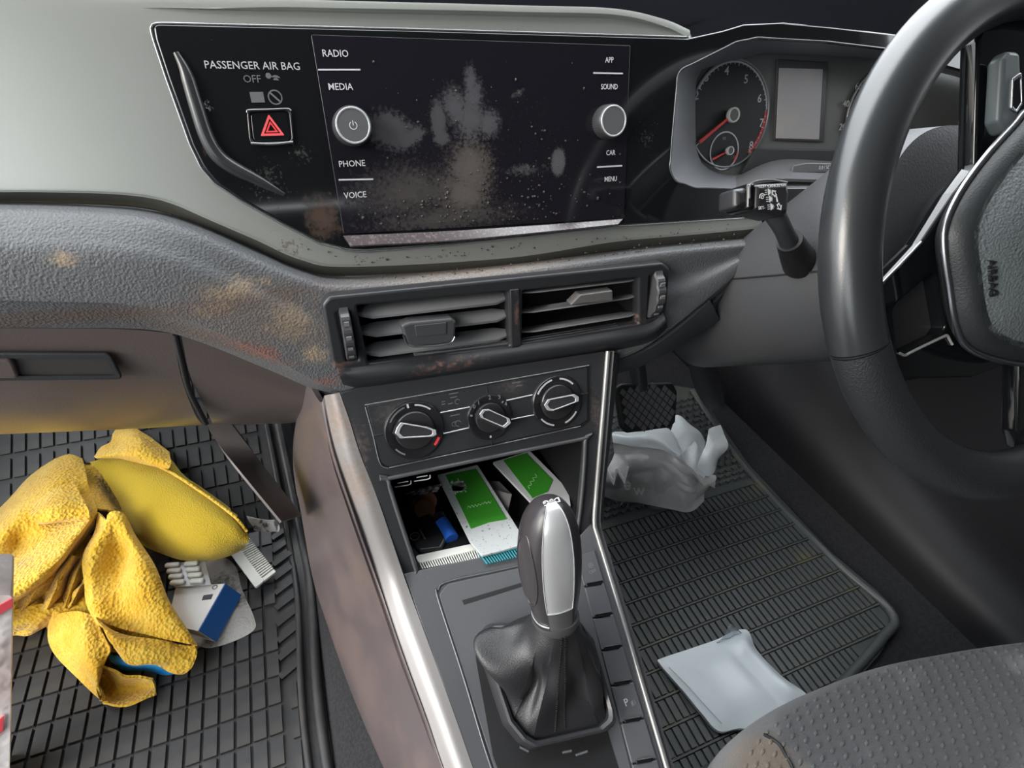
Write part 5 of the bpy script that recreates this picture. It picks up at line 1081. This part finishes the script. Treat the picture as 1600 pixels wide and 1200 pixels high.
# carton of pills
ct_ = thing('small_carton', 'small white carton with blue side under the yellow cloth', 'box', H((320, 960), 0))
q = [H(p, .034) for p in ((352, 912), (310, 986), (262, 975), (275, 915))]
dn = V3(.012, -.004, -.026); m_card = mat('white_card', (.72, .70, .68), .5); m_bluec = mat('blue_card', (.02, .13, .42), .4)
bm = bmesh.new(); a = [bm.verts.new(tuple(p)) for p in q]; b = [bm.verts.new(tuple(p + dn)) for p in q]
bm.faces.new(a); bm.faces.new(b[::-1])
for i in (1, 2, 3): bm.faces.new((a[i], b[i], b[(i + 1) % 4], a[(i + 1) % 4]))
obj('carton', bm_mesh(bm, smooth=False), m_card, ct_)
bm = bmesh.new(); e = V3(.0006, -.0004, 0); o_ = [q[0] + e, q[1] + e, q[1] + dn + e, q[0] + dn + e]; vv = [bm.verts.new(tuple(p)) for p in o_] + [bm.verts.new(tuple(p - e * 2)) for p in o_]
for f in ((0, 1, 2, 3), (7, 6, 5, 4), (0, 4, 5, 1), (1, 5, 6, 2), (2, 6, 7, 3), (3, 7, 4, 0)): bm.faces.new([vv[i] for i in f])
obj('blue_side', bm_mesh(bm, smooth=False), m_bluec, ct_)
CPz = Zp(ZM + .034); 
plate('printed_mark', CPz, [[(318, 930), (333, 928), (330, 936), (315, 938)]], .0004, mat('dark_print', (.04, .04, .05), .5), ct_, bev=.00005, off=.0003)
text('lettering', 'O', CPz, (336, 918), .006, mat('dark_print2', (.05, .05, .06), .5), ct_, rot=.3)
# blister pack
bl_ = thing('blister_pack', 'white blister pack beside the small white and blue carton', 'blister pack', H((295, 890), .03))
BPz = Zp(ZM + .040); plate('foil', BPz, [[(260, 880), (320, 876), (330, 914), (272, 917)]], .0008, mat('foil', (.42, .42, .43), .3, .6), bl_, bev=.0001, off=0)
c0, cu, cv_ = BPz.px2((270, 884)), BPz.px2((298, 882)) - BPz.px2((270, 884)), (BPz.px2((278, 911)) - BPz.px2((270, 884))) / 3
me_t = plate_mesh(Pl((0, 0, 0), (0, 0, 1)), [round2([V3(-.0085, -.0032), V3(.0085, -.0032), V3(.0085, .0032), V3(-.0085, .0032)], .003, 4)], .005, .002, off=.004); me_t.materials.append(m_comb)
for i in range(2):
    for j in range(4):
        o = bpy.data.objects.new('tablet_pocket', me_t); COL.objects.link(o); o.parent = bl_; P = BPz.at(*(c0 + cu * i * 1.05 + cv_ * j)); o.location = Vector([float(x) for x in P]) - bl_.location; o.rotation_euler = (0, 0, math.atan2(cu[1], cu[0]))
# crumpled dirty tissue pouch under the carton
m_tis = mat('dirty_tissue', (.45, .43, .40), .7, 0, bump=('noise', 120, .004, .6), stains_and_bounce=[dict(col=(.05, .045, .04), spots=[(H((350, 920), 0), .035), (H((330, 1000), 0), .02), (H((370, 940), 0), .02)], ns=140, k=1.6, lo=.2, soft=.9, amt=.9)])
bm = bmesh.new(); relief(bm, [(300, 895), (345, 872), (368, 885), (378, 920), (397, 965), (396, 985), (360, 1004), (320, 1012), (300, 990)], lambda x, y, r: .005 * (1 - r ** 3) + .0015 * sin(x * 260) * sin(y * 210 + 1) * (1 - r))
obj('tissue_pouch', bm_mesh(bm, 50), m_tis, None, label='crumpled grimy white pouch under the small carton', cat='pouch')
# blue plastic wrapper poking out below the cloth
bm = bmesh.new(); patch(bm, [[(168, 1022, .022), (200, 1028, .026), (240, 1034, .026), (278, 1040, .02)], [(172, 1034, .020), (205, 1038, .022), (245, 1044, .020), (276, 1046, .016)], [(190, 1044, .006), (215, 1050, .004), (250, 1053, .003), (276, 1050, .003)]], 30, 10, seed=40, th=.001)
obj('blue_wrapper', bm_mesh(bm, 40), mat('blue_plastic', (.03, .30, .72), .25), None, label='bright blue plastic wrapper poking out below the crumpled cloth', cat='wrapper')
# torn white scrap
bm = bmesh.new(); patch(bm, [[(385, 806, .03), (410, 812, .034), (432, 812, .04)], [(392, 820, .024), (412, 822, .026), (437, 828, .03)], [(396, 828, .018), (415, 830, .018), (430, 832, .02)]], 20, 8, seed=41, th=.0008)
obj('paper_scrap', bm_mesh(bm, 40), mat('white_paper', (.68, .66, .66), .6, var=((.1, .09, .09), 60, .5, .62)), None, label='torn white paper scrap at the edge of the passenger mat', cat='paper')
# paper bag at the left edge
PB = Pl(MATP.hit((0, 1270)), (.25, -.96, .12)); m_pap = mat('white_paper_bag', (.82, .76, .73), .55, 0, bump=('noise', 25, .012, .5), var=((.55, .44, .40), 8, .45, .7))
pb = thing('paper_bag', 'white paper bag with red stripe at the left edge of the passenger footwell', 'bag', PB.hit((0, 1270)))
ro = [[PB.hit(p) for p in ((-190, 938), (-90, 932), (8, 930), (19, 934))], [PB.hit(p) for p in ((-190, 1050), (-90, 1055), (6, 1050), (17, 1056))], [PB.hit(p) for p in ((-190, 1180), (-90, 1170), (4, 1175), (15, 1180))], [PB.hit(p) for p in ((-190, 1275), (-90, 1275), (2, 1272), (13, 1270))]]
loft('bag_body', ro, m_pap, pb, n=24, m=20, th=.05)
m_redp = mat('red_stripe', (.78, .08, .10), .5)
plate('red_stripe', PB, [[(-190, 1010), (-60, 980), (19, 935), (20, 948), (-60, 998), (-190, 1032)]], .001, m_redp, pb, bev=.0002, off=.0016)
plate('red_stripe', PB, [[(-190, 1200), (-60, 1180), (6, 1118), (5, 1142), (-60, 1205), (-190, 1225)]], .001, m_redp, pb, bev=.0002, off=.0022)

# ------------------------------------------------------------------ loose things: driver footwell
m_bag = mat('grey_polythene', (.64, .63, .62), .30, 0, bump=('noise', 60, .006, .3), spec=.6); m_wbag = mat('white_polythene', (.78, .82, .84), .3, 0, bump=('noise', 40, .006, .3))
gbag = thing('plastic_bag', 'grey and white plastic bag with white lettering under the brake pedal', 'bag', H((1015, 780), 0))
bm = bmesh.new(); patch(bm, [[(938, 772, .004), (965, 782, .003), (1000, 786, .002), (1040, 796, .002), (1076, 801, .002), (1100, 782, .008)], [(940, 755, .04), (970, 755, .05), (1005, 750, .055), (1045, 758, .05), (1080, 772, .04), (1112, 765, .03)], [(948, 725, .07), (975, 722, .085), (1008, 722, .09), (1048, 732, .08), (1085, 754, .06), (1118, 754, .045)], [(957, 692, .095), (985, 698, .10), (1020, 702, .10), (1045, 708, .095), (1075, 738, .08), (1100, 757, .06)]], 80, 50, seed=50, th=.003, wob=.0020, crease=.018, cells=16)
bag_R = patch.R; obj('bag_front', bm_mesh(bm, 60), m_bag, gbag)
bm = bmesh.new(); patch(bm, [[(957, 690, .096), (985, 697, .101), (1030, 702, .101), (1062, 712, .095)], [(957, 678, .10), (985, 682, .11), (1030, 685, .11), (1062, 712, .10)], [(960, 674, .09), (990, 676, .10), (1040, 668, .10), (1064, 704, .09)]], 24, 10, seed=51, th=.0015); 
patch(bm, [[(1053, 652, .07), (1060, 650, .075), (1085, 668, .07), (1104, 690, .06)], [(1050, 668, .08), (1068, 672, .085), (1085, 690, .08), (1100, 712, .07)], [(1040, 690, .095), (1060, 712, .095), (1080, 728, .085), (1098, 740, .07)]], 24, 12, seed=52, th=.0015)
patch(bm, [[(1126, 664, .12), (1132, 678, .11), (1136, 698, .10), (1122, 722, .075)], [(1112, 668, .12), (1112, 690, .11), (1112, 712, .10), (1108, 744, .07)], [(1108, 672, .118), (1100, 700, .10), (1092, 722, .09), (1088, 734, .075)]], 24, 12, seed=53, th=.0015)
patch(bm, [[(1062, 712, .096), (1080, 730, .088), (1098, 750, .07)], [(1085, 690, .09), (1096, 712, .085), (1106, 735, .07)]], 14, 8, seed=54, th=.0015)
obj('bag_flap', bm_mesh(bm, 60), m_wbag, gbag)
bm = bmesh.new(); patch(bm, [[(1098, 742, .062), (1108, 746, .06), (1119, 750, .046)], [(1100, 756, .061), (1110, 758, .055), (1116, 762, .04)]], 10, 6, seed=55); relief(bm, [(945, 765), (960, 715), (1010, 705), (1060, 715), (1100, 755), (1075, 790), (1000, 778)], lambda x, y, r: .035 * (1 - r ** 3))
obj('bag_fold', bm_mesh(bm, 60), m_bag, gbag)
m_fade = mat('faded_white', (.92, .92, .92), .5)
for s_, p, h in (('W', (963, 744), .024), ('e', (981, 755), .020), ('w', (1001, 767), .016)):
    P, N = on_grid(bag_R, p); N = N + (CAM - P) / np.linalg.norm(CAM - P); text('lettering', s_, Pl(P, N), (0, 0), h, m_fade, gbag, px=False, rot=-.12, off=.004, ext=.004)
# white packet
pk = [(1028, 1040), (1031, 1033), (1075, 1018), (1118, 1003), (1140, 992), (1165, 989), (1180, 1020), (1218, 1060), (1260, 1094), (1222, 1115), (1180, 1141), (1150, 1142), (1120, 1146), (1095, 1120), (1068, 1087)]
PKz = MATP.off(.012)
def pkh(x, y, r):
    c0_ = MATP.hit((1150, 1005))[:2]; c1_ = MATP.hit((1240, 1100))[:2]; d_ = (c1_ - c0_) / np.linalg.norm(c1_ - c0_); nn = V3(-d_[1], d_[0]); s = (V3(x, y) - c0_) @ nn
    return .003 + .008 * (1 - r ** 3) + .006 * math.exp(-(s / .012) ** 2) * (1 - r ** 6) - .003 * math.exp(-((s + .02) / .008) ** 2) * (1 - r ** 4)
bm = bmesh.new(); o = catmull([MATP.off(.03).hit(p)[:2] for p in pk], 120, True); relief(bm, pk, pkh, base=.004, na=140, nr=26)
wp = thing('white_packet', 'square white plastic packet lying in front of the driver seat', 'packet', MATP.hit((1140, 1070)))
obj('packet_body', bm_mesh(bm, 50), mat('white_plastic_film', (.68, .74, .77), .28, 0, bump=('noise', 50, .003, .15)), wp)
bm = bmesh.new(); patch(bm, [[(1112, 1006, .008), (1128, 1000, .012), (1140, 974, .03)], [(1125, 1002, .010), (1140, 996, .014), (1146, 978, .03)], [(1140, 996, .010), (1156, 990, .012), (1158, 990, .016)]], 12, 8, seed=60, th=.0006)
obj('clear_corner', bm_mesh(bm, 50), mat('clear_film', (.75, .8, .85), .1, 0, trans=.75), wp)
tube('seal_crease', [MATP.off(.0145).hit(p) for p in ((1045, 1042), (1075, 1072), (1100, 1100), (1128, 1130))], .0006, mat('seal_crease', (.50, .56, .6), .3), wp, n=20, seg=6)

# ------------------------------------------------------------------ loose things in the tray
T1 = TR.off(.016)
m_green = mat('green_print', (.035, .21, .02), .3, 0, bump=('noise', 200, .0003, .1)); m_cardw = mat('speckled_white_card', (.42, .44, .445), .35, stains_and_bounce=[dict(col=(.05, .05, .05), spots=[(T1.hit((760, 830)), .08)], ns=330, k=3.0, lo=.72, soft=.80, amt=1.0, clampd=.4)])
def fern(plane, c_px, L, ang, m, parent, off):
    bm = bmesh.new(); c = plane.px2(c_px); rr = np.random.RandomState(3)
    for k in range(64):
        a = ang + rr.uniform(-1.1, 1.1); l = L * rr.uniform(.4, 1); s = V3(rr.uniform(-1, 1), rr.uniform(-1, 1)) * L * .35; d_ = V3(cos(a), sin(a)); P0, P1 = c + s - d_ * l * .3, c + s + d_ * l * .4; dd = plane.u * d_[0] + plane.v * d_[1]
        box_bm(bm, plane.at(*((P0 + P1) / 2), off), (dd, np.cross(plane.n, dd), plane.n), (l * .35, .0005, .00008))
    return obj('leaf_print', bm_mesh(bm, smooth=False), m, parent)
m_scr = mat('pale_print2', (.25, .48, .22), .5)
def scribble(plane, a, b, n, parent):           # unreadable handwriting printed on the label
    A, B = plane.px2(a), plane.px2(b); d_ = B - A; nn = V3(-d_[1], d_[0]) / np.linalg.norm(d_); pts = []; rr_ = np.random.RandomState(5)
    for k in range(2 * n): q = A + d_ * k / (2 * n - 1) + nn * (.0016 * (1 if k % 2 else -1) * rr_.uniform(.4, 1.3)); pts.append(plane.at(*q, .0007))
    tube('handwriting', pts, .0003, m_scr, parent, n=60, seg=5)
c1_ = thing('green_card', 'white speckled card packet with green label lying in the console tray', 'card', T1.hit((750, 800)))
plate('card_body', T1, [[(683, 742), (746, 726), (790, 795), (815, 835), (820, 850), (785, 860), (753, 868), (734, 845)]], .003, m_cardw, c1_, bev=.0004, off=0, r=.002)
plate('green_label', T1, [[(696, 742), (744, 732), (792, 811), (764, 816), (736, 826)]], .0006, m_green, c1_, bev=.0001, off=.0005)
fern(T1, (715, 760), .016, -.8, mat('pale_print', (.60, .68, .60), .5), c1_, .0007)
scribble(T1, (730, 794), (768, 784), 8, c1_)
T2 = TR.off(.020)
c2_ = thing('green_card', 'tilted green card with white border at the right of the console tray', 'card', T2.hit((830, 745)))
plate('card_body', T2, [[(770, 722), (828, 704), (862, 738), (888, 765), (892, 790), (860, 800), (830, 785)]], .003, m_cardw, c2_, bev=.0004, off=0, r=.001)
plate('green_label', T2, [[(786, 719), (822, 708), (864, 750), (856, 768), (832, 778)]], .0006, m_green, c2_, bev=.0001, off=.0005)
scribble(T2, (826, 764), (838, 742), 4, c2_)
comb('comb', 'white comb with broad spine along the front edge of the tray', [(648, 868), (752, 846)], (664, 897), (762, 870), 26, m_comb, TR.off(.010), .003)
comb('comb', 'teal comb under the speckled card in the tray', [(746, 862), (834, 842)], (760, 881), (846, 861), 20, mat('teal_plastic', (.02, .20, .24), .3), TR.off(.0125), .0025)
ky = thing('car_key', 'black car key with round emblem at the left of the tray', 'key', TR.hit((655, 830)))
KPz = TR.off(.012); plate('key_body', KPz, [[(636, 812), (672, 800), (700, 838), (690, 858), (655, 862), (645, 850)]], .011, mat('key_black', (.012, .012, .014), .3), ky, bev=.003, off=0, r=.004)
c = KPz.px2((648, 838)); obj('emblem', plate_mesh(KPz, [circ(c, .0045, 28), circ(c, .0036, 28)], .0004, off=.0004), m_grey_ink, ky); text('emblem', 'VW', KPz, c, .0032, m_grey_ink, ky, px=False, off=.0004, sx=.7)
tube('key_slide', [KPz.off(.001).hit(p) for p in ((656, 828), (664, 842))], .0007, m_grey_ink, ky, n=4, seg=6)
lt = thing('blue_plastic_piece', 'small bright blue plastic piece beside the car key in the tray', 'plastic piece', TR.hit((700, 825)))
tube('body', [TR.off(.010).hit((690, 815)), TR.off(.010).hit((697, 826)), TR.off(.010).hit((706, 842))], .0065, mat('blue_lighter', (.02, .09, .40), .2), lt, n=10, seg=14, smooth_path=False)
tube('cap', [TR.off(.010).hit((685, 806)), TR.off(.010).hit((690, 815))], .006, m_satin, lt, n=4, seg=14)
cn = thing('copper_trinket', 'small round copper-coloured object at the back left of the tray', 'trinket', TR.hit((661, 790)))
m_cop = mat('copper', (.42, .22, .13), .3, .6); 
for k, (p, h, ti) in enumerate((((658, 790), .006, .1), ((666, 784), .010, -.3), ((664, 796), .012, .25))):
    pp = Pl(TR.off(h).hit(p), (ti, -.25, 1)); obj('disc', plate_mesh(pp, [circ((0, 0), .0105, 28)], .0018, .0004, off=0), m_cop, cn)
gp_ = thing('grey_paper', 'folded dark grey paper between the two green cards', 'paper', TR.hit((775, 775)))
plate('paper_sheet', TR.off(.008), [[(755, 750), (780, 752), (800, 772), (792, 800), (775, 790)]], .002, mat('grey_paper', (.16, .155, .16), .6), gp_, bev=.0003, off=0)
plate('paper_sheet', TR.off(.012), [[(768, 764), (800, 772), (793, 802)]], .001, mat('grey_paper_light', (.28, .27, .27), .6), gp_, bev=.0003, off=0)
bm = bmesh.new(); q = [TR.off(h).hit(p) for p, h in (((632, 772), .02), ((660, 762), .026), ((690, 756), .022), ((684, 768), .014), ((655, 774), .014))]; a = [bm.verts.new(tuple(x)) for x in q]; b = [bm.verts.new(tuple(x + V3(0, .001, -.001))) for x in q]; bm.faces.new(a); bm.faces.new(b[::-1])
for i in range(5): bm.faces.new((a[i], b[i], b[(i + 1) % 5], a[(i + 1) % 5]))
obj('tissue_scrap', bm_mesh(bm, smooth=False), mat('tissue_scrap', (.34, .34, .35), .7, var=((.03, .03, .03), 160, .45, .55)), None, label='torn pale tissue at the back left of the tray', cat='tissue')
